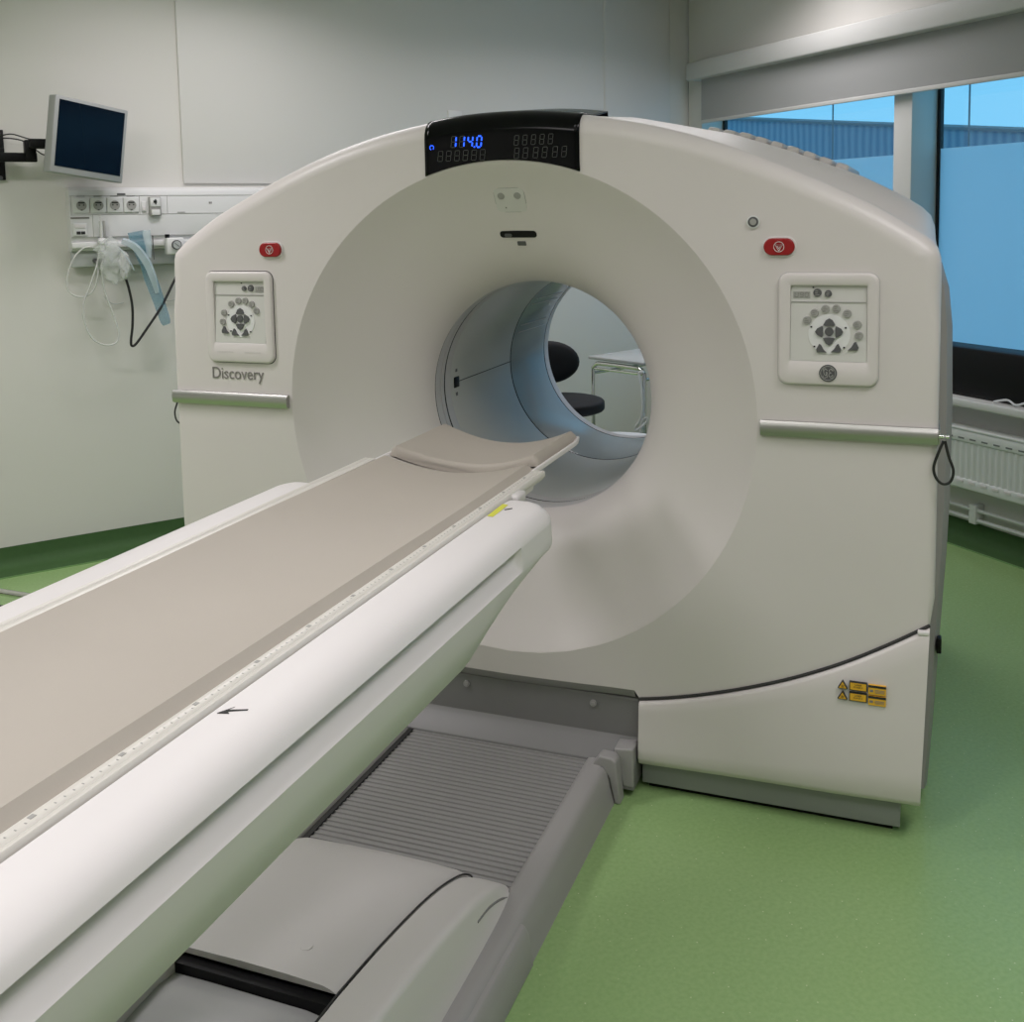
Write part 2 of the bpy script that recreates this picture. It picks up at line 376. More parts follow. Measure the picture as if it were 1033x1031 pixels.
seamc = [(p.x, p.z) for p in smooth_pts([(x, 0, z) for x, z in seam], 4)]
chin = [(.366, .284), (.34, .284), (.30, .2835), (.2, .281), (.1, .279), (0, .278)]
right = top+corner+side+seamc+chin
ol = right+[(-x, z) for x, z in right[::-1][1:-1]]
NO = len(ol)
# edge roundover per point
def er(x, z):
    if z > 1.3: return .05 if z > 1.5 else .04
    if z > .6: return .02
    return .004 if abs(x) > .40 else .0002
def norm_at(i):
    a = Vector((ol[i-1][0], ol[i-1][1])); b = Vector((ol[(i+1) % NO][0], ol[(i+1) % NO][1]))
    t = (b-a).normalized(); n = Vector((-t.y, t.x))
    c = Vector((ol[i][0], ol[i][1]-ZC))
    return n if n.dot(c) > 0 else -n
rings = []
inner = []
for x, z in ol:
    d = Vector((x, z-ZC)).normalized(); inner.append((d.x*RF, ZC+d.y*RF))
def ringat(k, y):
    out = []
    for i, (x, z) in enumerate(ol):
        e = er(x, z); n = norm_at(i); out.append((x-n.x*e*k, y*e/.05 if y < .05 else y, z-n.y*e*k))
    return out
fr = ringat(1, 0)
rings.append([(x, .0, z) for x, z in inner])
for t in (.25, .5, .75, .975): rings.append([((1-t)*a[0]+t*b[0], 0, (1-t)*a[1]+t*b[2]) for a, b in zip(inner, fr)])
rings.append(fr)
for s in range(1, 6):
    a = PI/2*s/5; rings.append(ringat(1-math.sin(a), .05*(1-math.cos(a))))
rings.append([(x, .13, z) for x, z in ol])
v, f = loft(rings); mesh_obj('front_cover', v, f, M['white'], G, angle=40)
# funnel
fp = [(RF, .0), (.690, .004), (.66, .026), (.61, .06), (.55, .094), (.49, .128), (.44, .160), (.40, .195), (.372, .232), (.357, .262), (RB, YBORE)]
cp = [(p.x, p.z) for p in smooth_pts([(r, 0, y) for r, y in fp], 3)]
N = 128
def lathe(prof, n=N):
    rings = [[(r*math.cos(2*PI*j/n), y, ZC+r*math.sin(2*PI*j/n)) for j in range(n)] for r, y in prof]
    return loft(rings)
v, f = lathe(cp); mesh_obj('bore_funnel', v, f, M['funnel'], G, angle=50)
def ring_part(name, prof, m, p=G, **k):
    v, f = lathe(prof); return mesh_obj(name, v, f, m, p, angle=30, **k)
# rings at the mouth of the bore
ring_part('gap_ring', [(RB, YBORE), (.358, YBORE), (.358, YBORE+.008), (.352, YBORE+.008)], M['seam'])
ring_part('laser_ring', [(.352, YBORE+.008), (.352, YBORE+.045), (.3575, YBORE+.045), (.3575, YBORE+.052), (.353, YBORE+.052), (.353, YBORE+.075)], M['grey_lid'])
ring_part('gap_ring', [(.353, YBORE+.075), (.36, YBORE+.075), (.36, YBORE+.085), (.354, YBORE+.085)], M['seam'])
ring_part('laser_ring', [(.354, YBORE+.085), (.354, YBORE+.13)], M['grey_lid'])
ring_part('bore_liner', [(.356, YBORE+.13), (.352, YBORE+.14), (.352, .955)], M['bore'])
ring_part('gap_ring', [(.352, .955), (.357, .955), (.357, .963), (.352, .963)], M['seam'])
ring_part('window_band', [(.352, .963), (.350, .968), (.350, 1.335)], M['bore_clear'])
ring_part('gap_ring', [(.350, 1.335), (.356, 1.335), (.356, 1.342), (.350, 1.342)], M['seam'])
ring_part('rear_rim', [(.350, 1.342), (.350, 1.385), (.354, 1.40), (.37, 1.43), (.41, 1.46), (.5, 1.475), (.66, 1.48)], M['white'])
# long seams of the liner (left and right)
for s in (-1, 1): box('liner_seam', (s*.3535-.0025, .46, ZC-.0012), (s*.3535+.0025, 1.335, ZC+.0012), M['seam'], G)
box('laser_window', (-.356, .435, ZC-.018), (-.348, .475, ZC+.018), M['black'], G, bev=.003)
for dz in (.035, -.048): box('sensor_dot', (-.354, .445, ZC+dz), (-.349, .46, ZC+dz+.014), M['key_dark'], G)
# overhead details inside the clear band
bm = bmesh.new()
for a in (118, 140, 160):
    for w_ in (-2.4, 2.4):
        t = math.radians(a+w_); c = Vector((.3495*math.cos(t), 0, ZC+.3495*math.sin(t)))
        add_box(bm, (-.0012, 1.0, -.002), (.0012, 1.3, .002), mtx=Matrix.Translation(c) @ Matrix.Rotation(-t, 4, 'Y'))
bm_obj('band_marks', bm, M['grey_lid'], G, smooth=False)
# rear body
rh = [(0, 1.895), (.3, 1.872), (.568, 1.815), (.726, 1.762), (.827, 1.722), (.921, 1.686), (.991, 1.650), (1.069, 1.606), (1.103, 1.580), (1.117, 1.545), (1.122, 1.47), (1.122, 1.2), (1.12, .8), (1.112, .4), (1.10, .09)]
rr = rh+[(-x, z) for x, z in rh[::-1][:-1]]
def rscale(k, dz=0): return [(x*k, (z-ZC)*k+ZC+dz) for x, z in rr]
def ray_r(poly, ang):
    dx, dz = math.cos(ang), math.sin(ang); best = None
    for (x1, z1), (x2, z2) in zip(poly, poly[1:]+poly[:1]):
        z1 -= ZC; z2 -= ZC; ex, ez = x2-x1, z2-z1; dt = dx*ez-dz*ex
        if abs(dt) < 1e-9: continue
        t = (x1*ez-z1*ex)/dt; u = (x1*dz-z1*dx)/dt
        if t > 0 and -1e-6 <= u <= 1+1e-6: best = t if best is None else max(best, t)
    return best or 1
angs = []
for i in range(240):
    angs.append(2*PI*i/240+.001)
rrp = [(x*.999, z) for x, z in rr]
fr_r = [ray_r(ol, a) for a in angs]; re_r = [ray_r(rrp, a) for a in angs]
rings = []
for k, y, sc__ in ((0, .118, .996), (.15, .16, 1), (.55, .24, 1), (.9, .33, 1), (1.0, .40, 1), (1.0, 1.30, 1), (1, 1.38, .99), (1, 1.43, .97), (1, 1.46, .93)):
    rings.append([(((1-k)*a1+k*a2)*sc__*math.cos(t), y, max(ZC+((1-k)*a1+k*a2)*sc__*math.sin(t), .09)) for a1, a2, t in zip(fr_r, re_r, angs)])
rr = [(p[0], p[2]) for p in rings[-1]]
n = len(rr)
ri = [(RF*.95*(Vector((x, z-ZC)).normalized().x), 1.48, ZC+RF*.95*(Vector((x, z-ZC)).normalized().y)) for x, z in rr]
rings.append([(a[0]*.5+b[0]*.5, 1.475, a[2]*.5+b[2]*.5) for a, b in zip(rings[-1], ri)]); rings.append(ri)
v, f = loft(rings); mesh_obj('rear_cover', v, f, M['white'], G, angle=45)
# scalloped vent ribs on the top of the rear cover
def zr(x):
    for (a, b), (c, d) in zip(rh[:-1], rh[1:]):
        if a <= x <= c and c > a: return b+(d-b)*(x-a)/(c-a)
    return rh[-1][1]
bm = bmesh.new()
for i in range(9):
    x = .47+i*.048; sl = math.atan2(zr(x+.02)-zr(x-.02), .04)
    mt = Matrix.Translation((x, 0, zr(x)-.002)) @ Matrix.Rotation(-sl, 4, 'Y')
    add_box(bm, (-.020, .62, -.012), (.020, 1.22, .020), .010, 3, mt)
bm_obj('vent_rib', bm, M['white'], G, angle=50)
# side panels
sp = [(1.100, 1.50), (1.122, 1.478), (1.132, 1.452), (1.150, 1.39), (1.160, 1.29), (1.164, 1.1), (1.163, .85), (1.158, .7), (1.146, .48), (1.132, .21), (1.122, .05), (1.08, .05)]
for s in (1, -1):
    rings = []
    for k, y in ((0, .16), (.7, .165), (1, .19), (1, 1.30), (.6, 1.34), (0, 1.36)):
        rings.append([(s*(1.08+(x-1.08)*(.4+.6*k)), y, z) for x, z in sp])
    v, f = loft(rings, True, True); mesh_obj('side_panel', v, f, M['shaded_side'], G, angle=50)
# bumper rails
for s in (1, -1):
    prof = [(-.001, 1.020), (-.012, 1.020), (-.0175, 1.028), (-.019, 1.040), (-.017, 1.052), (-.012, 1.060), (-.001, 1.060)]
    rings = [[(s*x, y, z) for y, z in prof] for x in (.705, 1.1275)]
    v, f = loft(rings, True, True)
    mesh_obj('bumper_rail', v, f, M['steel'], G, angle=50)
    box('rail_return', (min(s*1.1275, s*1.132), -.012, 1.022), (max(s*1.1275, s*1.132), .12, 1.058), M['steel'], G, bev=.001)
# strap loops
lp = [(1.140, -.012, 1.032), (1.128, -.014, 1.00), (1.119, -.014, .965), (1.126, -.014, .938), (1.142, -.014, .926), (1.158, -.014, .935), (1.163, -.014, .962), (1.152, -.013, .995), (1.143, -.012, 1.032)]
for s in (1, -1):
    sc = 1 if s > 0 else 1
    pts = [(s*p[0]+(0 if s > 0 else .012), p[1]+(0 if s > 0 else .035), (p[2]+.02) if s < 0 else p[2]) for p in lp]
    o = tube('strap_loop', pts, .0034, M['rubber'], G, n=8, flat=.5)
    if s < 0: continue
    bm = bmesh.new(); cyl_bm(bm, (s*1.135, -.012, 1.043), .006, .012, 'x', 12); cyl_bm(bm, (s*1.148, -.012, 1.043), .006, .008, 'x', 12); bm_obj('strap_stud', bm, M['chrome'], G)
# lower service covers
sc_ = smooth_pts([(x, 0, z) for x, z in seam], 5)
for s in (1, -1):
    up = [(p.x, p.z-.004) for p in sc_]
    nU = len(up); cols = []
    for (x, z) in up:
        t = (1.118-x)/(1.118-.382); xb = x-.014*(1-t) if t < .9 else x
        zb = .086-.0*t+(-.0)*t; zb = .088-.018*t
        H = z-zb
        col = [(x, .05, z), (x, -.004, z), (x, -.012, z-.003), (x, -.016, z-.010)]
        for q_ in (.15, .35, .6, .85): col.append((x+(xb-x)*q_, -.016-.024*q_*max(0, min(1, (H-.05)/.3)), z-.01-(H-.05)*q_))
        yo = -.024*max(0, min(1, (H-.05)/.3))
        col += [(xb, -.015+yo, zb+.035), (xb, -.010+yo*.8, zb+.018), (xb, .0, zb+.006), (xb, .014, zb), (xb, .05, zb)]
        cols.append([(s*a, b, c) for a, b, c in col])
    v, f = loft(cols, True, True); mesh_obj('service_cover', v, f, M['white'], G, angle=45)
    # dark joint above the cover
    jp = [(s*p.x, -.002, p.z+.0015) for p in sc_]
    v, f = tube_geo(jp, .0042, 8); mesh_obj('cover_joint', v, f, M['seam'], G)
    box('plinth', (min(s*.384, s*1.058), .012, .016), (max(s*.384, s*1.058), 1.38, .09), M['plinth'], G, bev=.003)
    box('plinth_gap', (min(s*.40, s*1.04), .03, 0), (max(s*.40, s*1.04), 1.36, .017), M['black'], G)  # recessed block in black, standing for the shaded gap under the plinth
    box('cover_latch', (min(s*1.090, s*1.1175), -.0175, .541), (max(s*1.090, s*1.1175), .0, .5525), M['bed_white'], G, bev=.003)
box('side_catch', (1.138, .158, .43), (1.150, .19, .47), M['black'], G, bev=.002)
# chin below the funnel
rings = []
chx = [(x, z) for x, z in chin]+[(-x, z) for x, z in chin[::-1][1:]]
for dy, dz in ((0.0005, .001), (.004, -.006), (.014, -.024), (.018, -.027), (.08, -.027)):
    rings.append([(x, dy, z+dz) for x, z in chx])
v, f = loft(rings, False); mesh_obj('chin_trim', v, f, M['grey_trim'], G)
# centre skirt
prof = [(.05, .256), (.022, .252), (.018, .25), (.018, .14), (.008, .125), (-.045, .092), (-.05, .08), (-.05, .02), (.05, .02)]
rings = [[(x, y, z) for y, z in prof] for x in (-.376, .376)]
v, f = loft(rings, True, True); mesh_obj('centre_skirt', v, f, M['grey_skirt'], G, bevel=.004, angle=30)
for x in (.243, -.145):
    bm = bmesh.new(); cyl_bm(bm, (x, .016, .222), .0095, .006, 'y', 20); cyl_bm(bm, (x, .013, .222), .005, .004, 'y', 6); bm_obj('bolt', bm, M['grey_trim'], G)
# display panel
def top_z(x):
    x = abs(x)
    for a, b in zip(top[:-1], top[1:]):
        if a[0] <= x <= b[0]: return a[1]+(b[1]-a[1])*(x-a[0])/(b[0]-a[0])
cols = []
for i in range(33):
    x = -.227+.454*i/32; zb = ZC+math.sqrt(RF**2-x*x)+.004; zt = top_z(x)
    col = [(x, .004, zb-.001), (x, -.004, zb)]
    e = .05
    for t in (.2, .4, .6, .8, 1): col.append((x, -.004, zb+(zt-e-zb)*t))
    for k in range(1, 7):
        a = PI/2*k/6; col.append((x, .05-(.054)*math.cos(a), zt-e+(e+.004)*math.sin(a)))
    col += [(x, .12, zt+.005), (x, .28, zt+.028), (x, .29, zt+.0)]
    cols.append(col)
v, f = loft(cols, False); d = mesh_obj('display_panel', v, f, M['black_gloss'], G, angle=60)
sd = d.modifiers.new('thick', 'SOLIDIFY'); sd.thickness = .006; sd.offset = -1
# seven segment digits
SEG = {'0': 'abcdef', '1': 'bc', '4': 'bcfg', '8': 'abcdefg', '7': 'abc'}
def digit(bm, x, z, w_, h, segs, y=-.0058, t=.0026, sl=.12):
    L = {'a': ((-w_/2, h/2), (w_/2, h/2)), 'g': ((-w_/2, 0), (w_/2, 0)), 'd': ((-w_/2, -h/2), (w_/2, -h/2)),
         'f': ((-w_/2, 0), (-w_/2, h/2)), 'b': ((w_/2, 0), (w_/2, h/2)), 'e': ((-w_/2, -h/2), (-w_/2, 0)), 'c': ((w_/2, -h/2), (w_/2, 0))}
    for s in segs:
        (a, b), (c, e) = L[s]; p = Vector((a+b*sl, b)); q_ = Vector((c+e*sl, e)); dr = (q_-p).normalized(); nn = Vector((-dr.y, dr.x))*t/2
        p = p+dr*t*.55; q_ = q_-dr*t*.55
        vv = [bm.verts.new((x+u.x, y, z+u.y)) for u in (p+nn, q_+nn, q_-nn, p-nn)]
        bm.faces.new(vv)
def digits(name, items, m, **k):
    for (x, z, w_, h, s) in items:
        bm = bmesh.new(); digit(bm, x, z, w_, h, s, **k); bm_obj(name, bm, m, d, smooth=False)
lit = [(-.1365, 1.798, .0135, .030, 'bc'), (-.1115, 1.798, .0135, .030, 'bc'), (-.0865, 1.797, .0135, .030, 'bcfg'), (-.0600, 1.796, .0135, .030, 'abcdef')]
digits('lit_digit', lit, M['blue_led'], t=.0042)
bm = bmesh.new(); add_box(bm, (-.0765, -.0062, 1.780), (-.0725, -.0055, 1.784)); bm_obj('decimal_point', bm, M['blue_led'], d, smooth=False)
bm = bmesh.new(); v, f = tube_geo([(-.204+.006*math.cos(a), -.0055, 1.785+.006*math.sin(a)) for a in [PI*2*i/12-.9 for i in range(11)]], .0011, 6); mesh_obj('blue_symbol', v, f, M['blue_led'], d)
off = [(-.178+.0255*i+(0.0), 1.760, .014, .028, 'abcdefg') for i in range(6)]
off += [(.050+.0245*i, 1.795, .012, .026, 'abcdefg') for i in range(5)]
off += [(.050+.0255*i+(.004 if i > 1 else 0)+(.004 if i > 3 else 0), 1.760, .013, .028, 'abcdefg') for i in range(6)]
off += [(-.1365, 1.798, .0135, .030, 'aefgd'), (-.1115, 1.798, .0135, .030, 'aefgd')]
digits('unlit_digit', off, M['off_led'], t=.0016)
# camera plate and laser slot on the funnel top
def funnel_pose(x, rr_):
    # point and outward frame on the funnel, angle near the top
    a = math.atan2(math.sqrt(max(rr_**2-x*x, 0)), x)
    rs = [r for r, y in cp]; ys = [y for r, y in cp]
    for (r1, y1), (r2, y2) in zip(cp[:-1], cp[1:]):
        if r2 <= rr_ <= r1:
            y = y1+(y2-y1)*(r1-rr_)/(r1-r2); tr = Vector((r2-r1, y2-y1)).normalized(); break
    c, s = math.cos(a), math.sin(a)
    P = Vector((rr_*c, y, ZC+rr_*s))
    tang = Vector((-s, 0, c)) * -1       # to the right when at the top
    inw = Vector((tr.x*c, tr.y, tr.x*s)) # along the funnel inwards
    nrm = inw.cross(tang).normalized()
    if nrm.y > 0: nrm = -nrm
    up = -inw
    return Matrix((tang, up, nrm)).transposed().to_4x4(), P
def on_funnel(x, r): m, P = funnel_pose(x, r); m.translation = P; return m
mt = on_funnel(.0, .592)
pts = rrect(-.045, .045, -.038, .038, .014)
def local_prism(name, pts, z0, z1, m, parent, mt):
    n = len(pts); v = [mt @ Vector((x, y, z0)) for x, y in pts]+[mt @ Vector((x, y, z1)) for x, y in pts]
    f = [tuple(range(n)), tuple(range(n, 2*n))]+[(i, (i+1) % n, (i+1) % n+n, i+n) for i in range(n)]
    return mesh_obj(name, v, f, m, parent, smooth=False)
local_prism('plate_gasket', rrect(-.0465, .0465, -.0395, .0395, .0155), -.006, .0012, M['key_light'], G, mt)
cplate = local_prism('speaker_plate', pts, -.006, .002, M['key_face'], G, mt)
for x in (-.025, .024): 
    c = [(x+.0105*math.cos(a), .014+.0105*math.sin(a)) for a in [2*PI*i/20 for i in range(20)]]
    local_prism('speaker_hole', c, .001, .003, M['key_light'], cplate, mt)
local_prism('pin_hole', [(-.017+.0018*math.cos(a), -.024+.0018*math.sin(a)) for a in [2*PI*i/8 for i in range(8)]], .001, .003, M['seam'], cplate, mt)
mt = on_funnel(.002, .495)
ls = local_prism('laser_slot', rrect(-.056, .056, -.011, .011, .009), -.004, .002, M['black'], G, mt)
local_prism('laser_lens', rrect(-.042, -.020, -.008, .003, .005), .001, .004, M['key_dark'], ls, mt)
mt = on_funnel(.006, .468)
local_prism('laser_dot', rrect(-.013, .013, -.007, .007, .002), -.003, .002, M['key_dark'], G, mt)

# stop buttons
for s in (1, -1):
    cx = s*.7485; cz = 1.502
    prism_y('button_surround', rrect(cx-.0425, cx+.0425, cz-.0255, cz+.0255, .0245, 8), -.003, .004, M['bed_white'], G, bev=.001)
    b_ = prism_y('stop_button', rrect(cx-.038, cx+.038, cz-.0215, cz+.0215, .021, 8), -.010, .002, M['red'], G, bev=.003)
    ring = [(cx+.0125*math.cos(a), -.0112, cz+.0125*math.sin(a)) for a in [2*PI*i/24 for i in range(25)]]
    v, f = tube_geo(ring, .0008, 5); mesh_obj('stop_symbol', v, f, M['white_ink'], b_)
    for rad_ in (.0105, .005):
        tri = [(cx+rad_*math.cos(a), -.0112, cz+rad_*math.sin(a)) for a in (PI/2+PI, PI/2+PI+2*PI/3, PI/2+PI+4*PI/3, PI/2+PI)]
        v, f = tube_geo(tri, .0008, 5); mesh_obj('stop_symbol', v, f, M['white_ink'], b_)
# sensor lamp beside the right stop button
bm = bmesh.new(); cyl_bm(bm, (.684, -.002, 1.565), .0165, .006, 'y', 32); o = bm_obj('indicator_lamp', bm, M['trunk'], G)
bm = bmesh.new(); cyl_bm(bm, (.684, -.004, 1.565), .0130, .005, 'y', 32); bm_obj('lens_ring', bm, M['key_dark'], o); bm = bmesh.new(); cyl_bm(bm, (.684, -.006, 1.565), .009, .005, 'y', 32, r2=.008); bm_obj('lens', bm, M['key_light'], o)

# control panels
def control_panel(s):
    x0, x1 = (.748, .988) if s > 0 else (-.988, -.748)
    z0, z1 = 1.155, 1.436
    c = (x0+x1)/2
    prism_y('panel_gasket', rrect(x0-.0022, x1+.0022, z0-.0022, z1+.0022, .026, 8), -.0004, .003, M['seam'] if s < 0 else M['grey_lid'], G)
    # bezel with an opening
    outer = rrect(x0, x1, z0, z1, .025, 8)
    ix0, ix1, iz0, iz1 = (c-.094, c+.096, 1.213, 1.409)
    innr = rrect(ix0, ix1, iz0, iz1, .004, 8)
    def ring(pts, y, k=0): return [(x, y, z) for x, z in pts]
    def shrink(pts, e): return [((x-c)*(1-e/.12)+c, (z-1.2955)*(1-e/.14)+1.2955) for x, z in pts]
    rings = [ring(outer, .002), ring(outer, -.006), ring(shrink(outer, .002), -.0095), ring(shrink(outer, .006), -.011), ring(innr, -.011), ring(shrink(innr, .004), -.009), ring(shrink(innr, .005), .0)]
    v, f = loft(rings); P = mesh_obj('control_panel', v, f, M['white'], G, angle=40)
    # tilted key plate
    a0, a1 = ix0+.004, ix1-.004
    ztop, zdiv, zbot = iz1-.003, 1.364, iz0+.003
    ytop, ydiv, ybot = -.0014, -.0028, -.0092
    v = [(a0, ytop, ztop), (a1, ytop, ztop), (a1, ydiv, zdiv), (a0, ydiv, zdiv), (a0, ybot, zbot), (a1, ybot, zbot)]
    mesh_obj('key_plate', v, [(0, 1, 2, 3), (3, 2, 5, 4)], M['key_face'], P, smooth=False)
    box('plate_divider', (a0+.002, ydiv-.0018, zdiv-.0012), (a1-.002, ydiv+.001, zdiv+.0012), M['key_light'], P)
    def yy(z): return (ydiv+(ybot-ydiv)*(zdiv-z)/(zdiv-zbot)) if z < zdiv else (ytop+(ydiv-ytop)*(ztop-z)/(ztop-zdiv))
    if s > 0:
        ox = 0
        small = [(.842, 1.387, .0105), (.868, 1.385, .009), (.818, 1.318, .0105), (.836, 1.337, .0105), (.862, 1.347, .0105), (.888, 1.348, .0105), (.914, 1.336, .0105), (.938, 1.309, .0105), (.942, 1.282, .0105)]
        lcd = (.784, .825, 1.374, 1.390)
        cx = .8715; foot = [(.854, 1.248, -1), (.888, 1.249, 1), (.929, 1.255, 1)]
    else:
        small = [(-.849, 1.384, .008), (-.825, 1.385, .0105), (-.924, 1.309, .0105), (-.929, 1.281, .0105), (-.897, 1.336, .0105), (-.871, 1.346, .0105), (-.846, 1.346, .0105), (-.823, 1.336, .0105), (-.806, 1.316, .0105)]
        lcd = (-.810, -.778, 1.373, 1.391)
        cx = -.8645; foot = [(-.919, 1.255, -1), (-.882, 1.249, -1), (-.849, 1.249, 1)]
    disc = [(cx+.050*math.cos(a), 1.284+.050*math.sin(a)) for a in [2*PI*i/40 for i in range(40)]]
    n_ = len(disc)
    mesh_obj('key_ring', [(x, yy(z)-.0012, z) for x, z in disc]+[(x, yy(z)+.002, z) for x, z in disc], [tuple(range(n_)), tuple(range(n_, 2*n_))]+[(i, (i+1) % n_, (i+1) % n_+n_, i+n_) for i in range(n_)], M['trunk'], P, smooth=False)
    for i, (x, z, r) in enumerate(small):
        bm = bmesh.new(); cyl_bm(bm, (x, yy(z)-.002, z), r, .006, 'y', 24, r2=r*.9)
        b_ = bm_obj('button', bm, M['key_light'] if i > 1 else M['key_dark'], P)
        # engraved pictogram
        bm = bmesh.new()
        for kk in range(3):
            a = i*1.3+kk*1.1; add_box(bm, (x-r*.5, yy(z)-.0056, z-.0007+(kk-1)*r*.45), (x+r*.5*math.cos(a)**2, yy(z)-.0045, z+.0007+(kk-1)*r*.45))
        bm_obj('button_symbol', bm, M['ink'] if i > 1 else M['key_light'], P, smooth=False)
    bm = bmesh.new(); cyl_bm(bm, (cx, yy(1.291)-.003, 1.291), .0105, .008, 'y', 24); bm_obj('button', bm, M['key_dark'], P)
    # four arrow keys
    for k, (dx, dz) in enumerate(((0, 1), (1, 0), (0, -1), (-1, 0))):
        base = Vector((cx, 1.2905)); dr = Vector((dx, dz)); sd_ = Vector((dz, -dx))
        pl = [base+dr*.0335, base+dr*.029+sd_*.008, base+dr*.0165+sd_*.0145, base+dr*.0145+sd_*.009, base+dr*.0145-sd_*.009, base+dr*.0165-sd_*.0145, base+dr*.029-sd_*.008]
        v = [(p.x, yy(p.y)-.006, p.y) for p in pl]+[(p.x, yy(p.y)+.001, p.y) for p in pl]; n_ = len(pl)
        mesh_obj('arrow_button', v, [tuple(range(n_)), tuple(range(n_, 2*n_))]+[(i, (i+1) % n_, (i+1) % n_+n_, i+n_) for i in range(n_)], M['key_dark'], P, smooth=False)
    for (x, z, sg) in foot:
        pl = [Vector((x-sg*.012, z-.009)), Vector((x+sg*.011, z-.009)), Vector((x+sg*.013, z-.002)), Vector((x+sg*.006, z+.012)), Vector((x+sg*.002, z+.010)), Vector((x-sg*.004, z-.001))]
        if sg*1 < 0 and False: pl = pl[::-1]
        v = [(p.x, yy(p.y)-.005, p.y) for p in pl]+[(p.x, yy(p.y)+.001, p.y) for p in pl]; n_ = len(pl)
        mesh_obj('curved_button', v, [tuple(range(n_)), tuple(range(n_, 2*n_))]+[(i, (i+1) % n_, (i+1) % n_+n_, i+n_) for i in range(n_)], M['key_dark'], P, smooth=False)
    for (x, z) in ((cx-.043, 1.302), (cx+.039, 1.301), (cx-.035, 1.253), (cx+.036, 1.252)):
        box('led_dot', (x-.0022, yy(z)-.003, z-.0018), (x+.0022, yy(z), z+.0018), M['black'], P)
    box('led_dot', (small[0][0]-.012, yy(1.4)-.002, 1.399), (small[0][0]-.008, yy(1.4), 1.402), M['black'], P)
    box('lcd', (lcd[0], -.0035, lcd[2]-.001), (lcd[1], .0, lcd[3]), M['lcd'], P)
    bm = bmesh.new()
    for i in range(3): digit(bm, lcd[0]+.008+i*(lcd[1]-lcd[0]-.012)/2.4, (lcd[2]+lcd[3])/2, .0075, .011, ('bcdef', 'abcdfg', 'abcdef')[i], y=-.0041, t=.0013, sl=.05)
    bm_obj('lcd_digits', bm, M['ink'], P, smooth=False)
    if s > 0:
        # round maker's emblem: disc, ring and interlaced script letters
        ex, ez = .870, 1.187
        bm = bmesh.new(); cyl_bm(bm, (ex, -.0115, ez), .0215, .003, 'y', 40); E_ = bm_obj('emblem', bm, M['key_dark'], P)
        v, f = tube_geo([(ex+.0175*math.cos(a), -.0132, ez+.0175*math.sin(a)) for a in [2*PI*i/32 for i in range(33)]], .0008, 5); mesh_obj('emblem_ring', v, f, M['key_light'], E_)
        for pts in ([(-.001, .007), (-.006, .010), (-.010, .005), (-.009, -.002), (-.005, -.006), (-.002, -.001), (-.003, .003), (-.0045, -.001), (-.001, -.009), (-.006, -.011)],
                    [(.011, .006), (.007, .010), (.003, .007), (.005, .002), (.008, .001), (.004, .0), (.002, -.005), (.005, -.009), (.010, -.006), (.012, -.003)]):
            v, f = tube_geo(smooth_pts([(ex+a, -.0132, ez+b) for a, b in pts], 4), .0009, 5); mesh_obj('emblem_letter', v, f, M['key_light'], E_)
        bm = bmesh.new()
        for k in range(4):
            a = k*PI/2+.78; p = [(ex+.0135*math.cos(a+t), -.0132, ez+.0135*math.sin(a+t)) for t in (-.35, 0, .35)]
            p[1] = (ex+.0155*math.cos(a), -.0132, ez+.0155*math.sin(a))
            vv, ff = tube_geo(p, .0007, 4); ids = [bm.verts.new(q_) for q_ in vv]
            for fc in ff: bm.faces.new([ids[i] for i in fc])
        bm_obj('emblem_swirl', bm, M['key_light'], E_)
    else:
        for xx in (c-.055, c+.045): box('groove', (xx-.03, -.0116, 1.187), (xx+.03, -.0105, 1.1885), M['grey_lid'], P)
    return P
control_panel(1); control_panel(-1)
text_mesh('name_lettering', 'Discovery', .052, M['ink'], G, Matrix.Translation((-.8885, -.0016, 1.118)) @ FRONT, sx=.90)
# warning stickers
LZ = [(.3945, 0), (.3665, 0)]
for (zz, _) in LZ:
    tri = [(.9035, zz-.0105), (.9275, zz-.0105), (.9155, zz+.011)]
    st = prism_y('warning_sticker', tri, -.0295, -.0215, M['ink_black'], G)
    prism_y('sticker_face', [(.9062, zz-.009), (.9248, zz-.009), (.9155, zz+.0075)], -.0301, -.0295, M['yellow'], st)
    bm = bmesh.new()
    for k in range(6):
        add_box(bm, (-.0005, -.0004, .001), (.0005, .0, .0048), mtx=Matrix.Translation((.9155, -.0302, zz-.0035)) @ Matrix.Rotation(k*PI/3, 4, 'Y'))
    bm_obj('burst_symbol', bm, M['ink_black'], st, smooth=False)
    st = box('warning_sticker', (.9315, -.0295, zz-.0115), (.9745, -.0215, zz+.0105), M['ink_black'], G)
    box('sticker_face', (.9338, -.0301, zz-.0093), (.9722, -.0294, zz+.0083), M['yellow'], st)
    text_mesh('small_print', 'LASER\nCLASS 2', .0062, M['ink_black'], st, Matrix.Translation((.953, -.0305, zz+.001)) @ FRONT, extrude=.0001)
    st = box('warning_sticker', (.9775, -.0295, zz-.0155), (1.0195, -.0215, zz+.0085), M['yellow'], G)
    box('sticker_header', (.9775, -.0301, zz+.0025), (1.0195, -.0294, zz+.0085), M['ink_black'], st)
    bm = bmesh.new(); add_box(bm, (.981, -.0301, zz-.009), (.989, -.0294, zz-.003))
    for k in range(3): add_box(bm, (.993, -.0301, zz-.004-k*.0033), (1.016, -.0294, zz-.0028-k*.0033))
    bm_obj('small_print', bm, M['ink'], st, smooth=False)

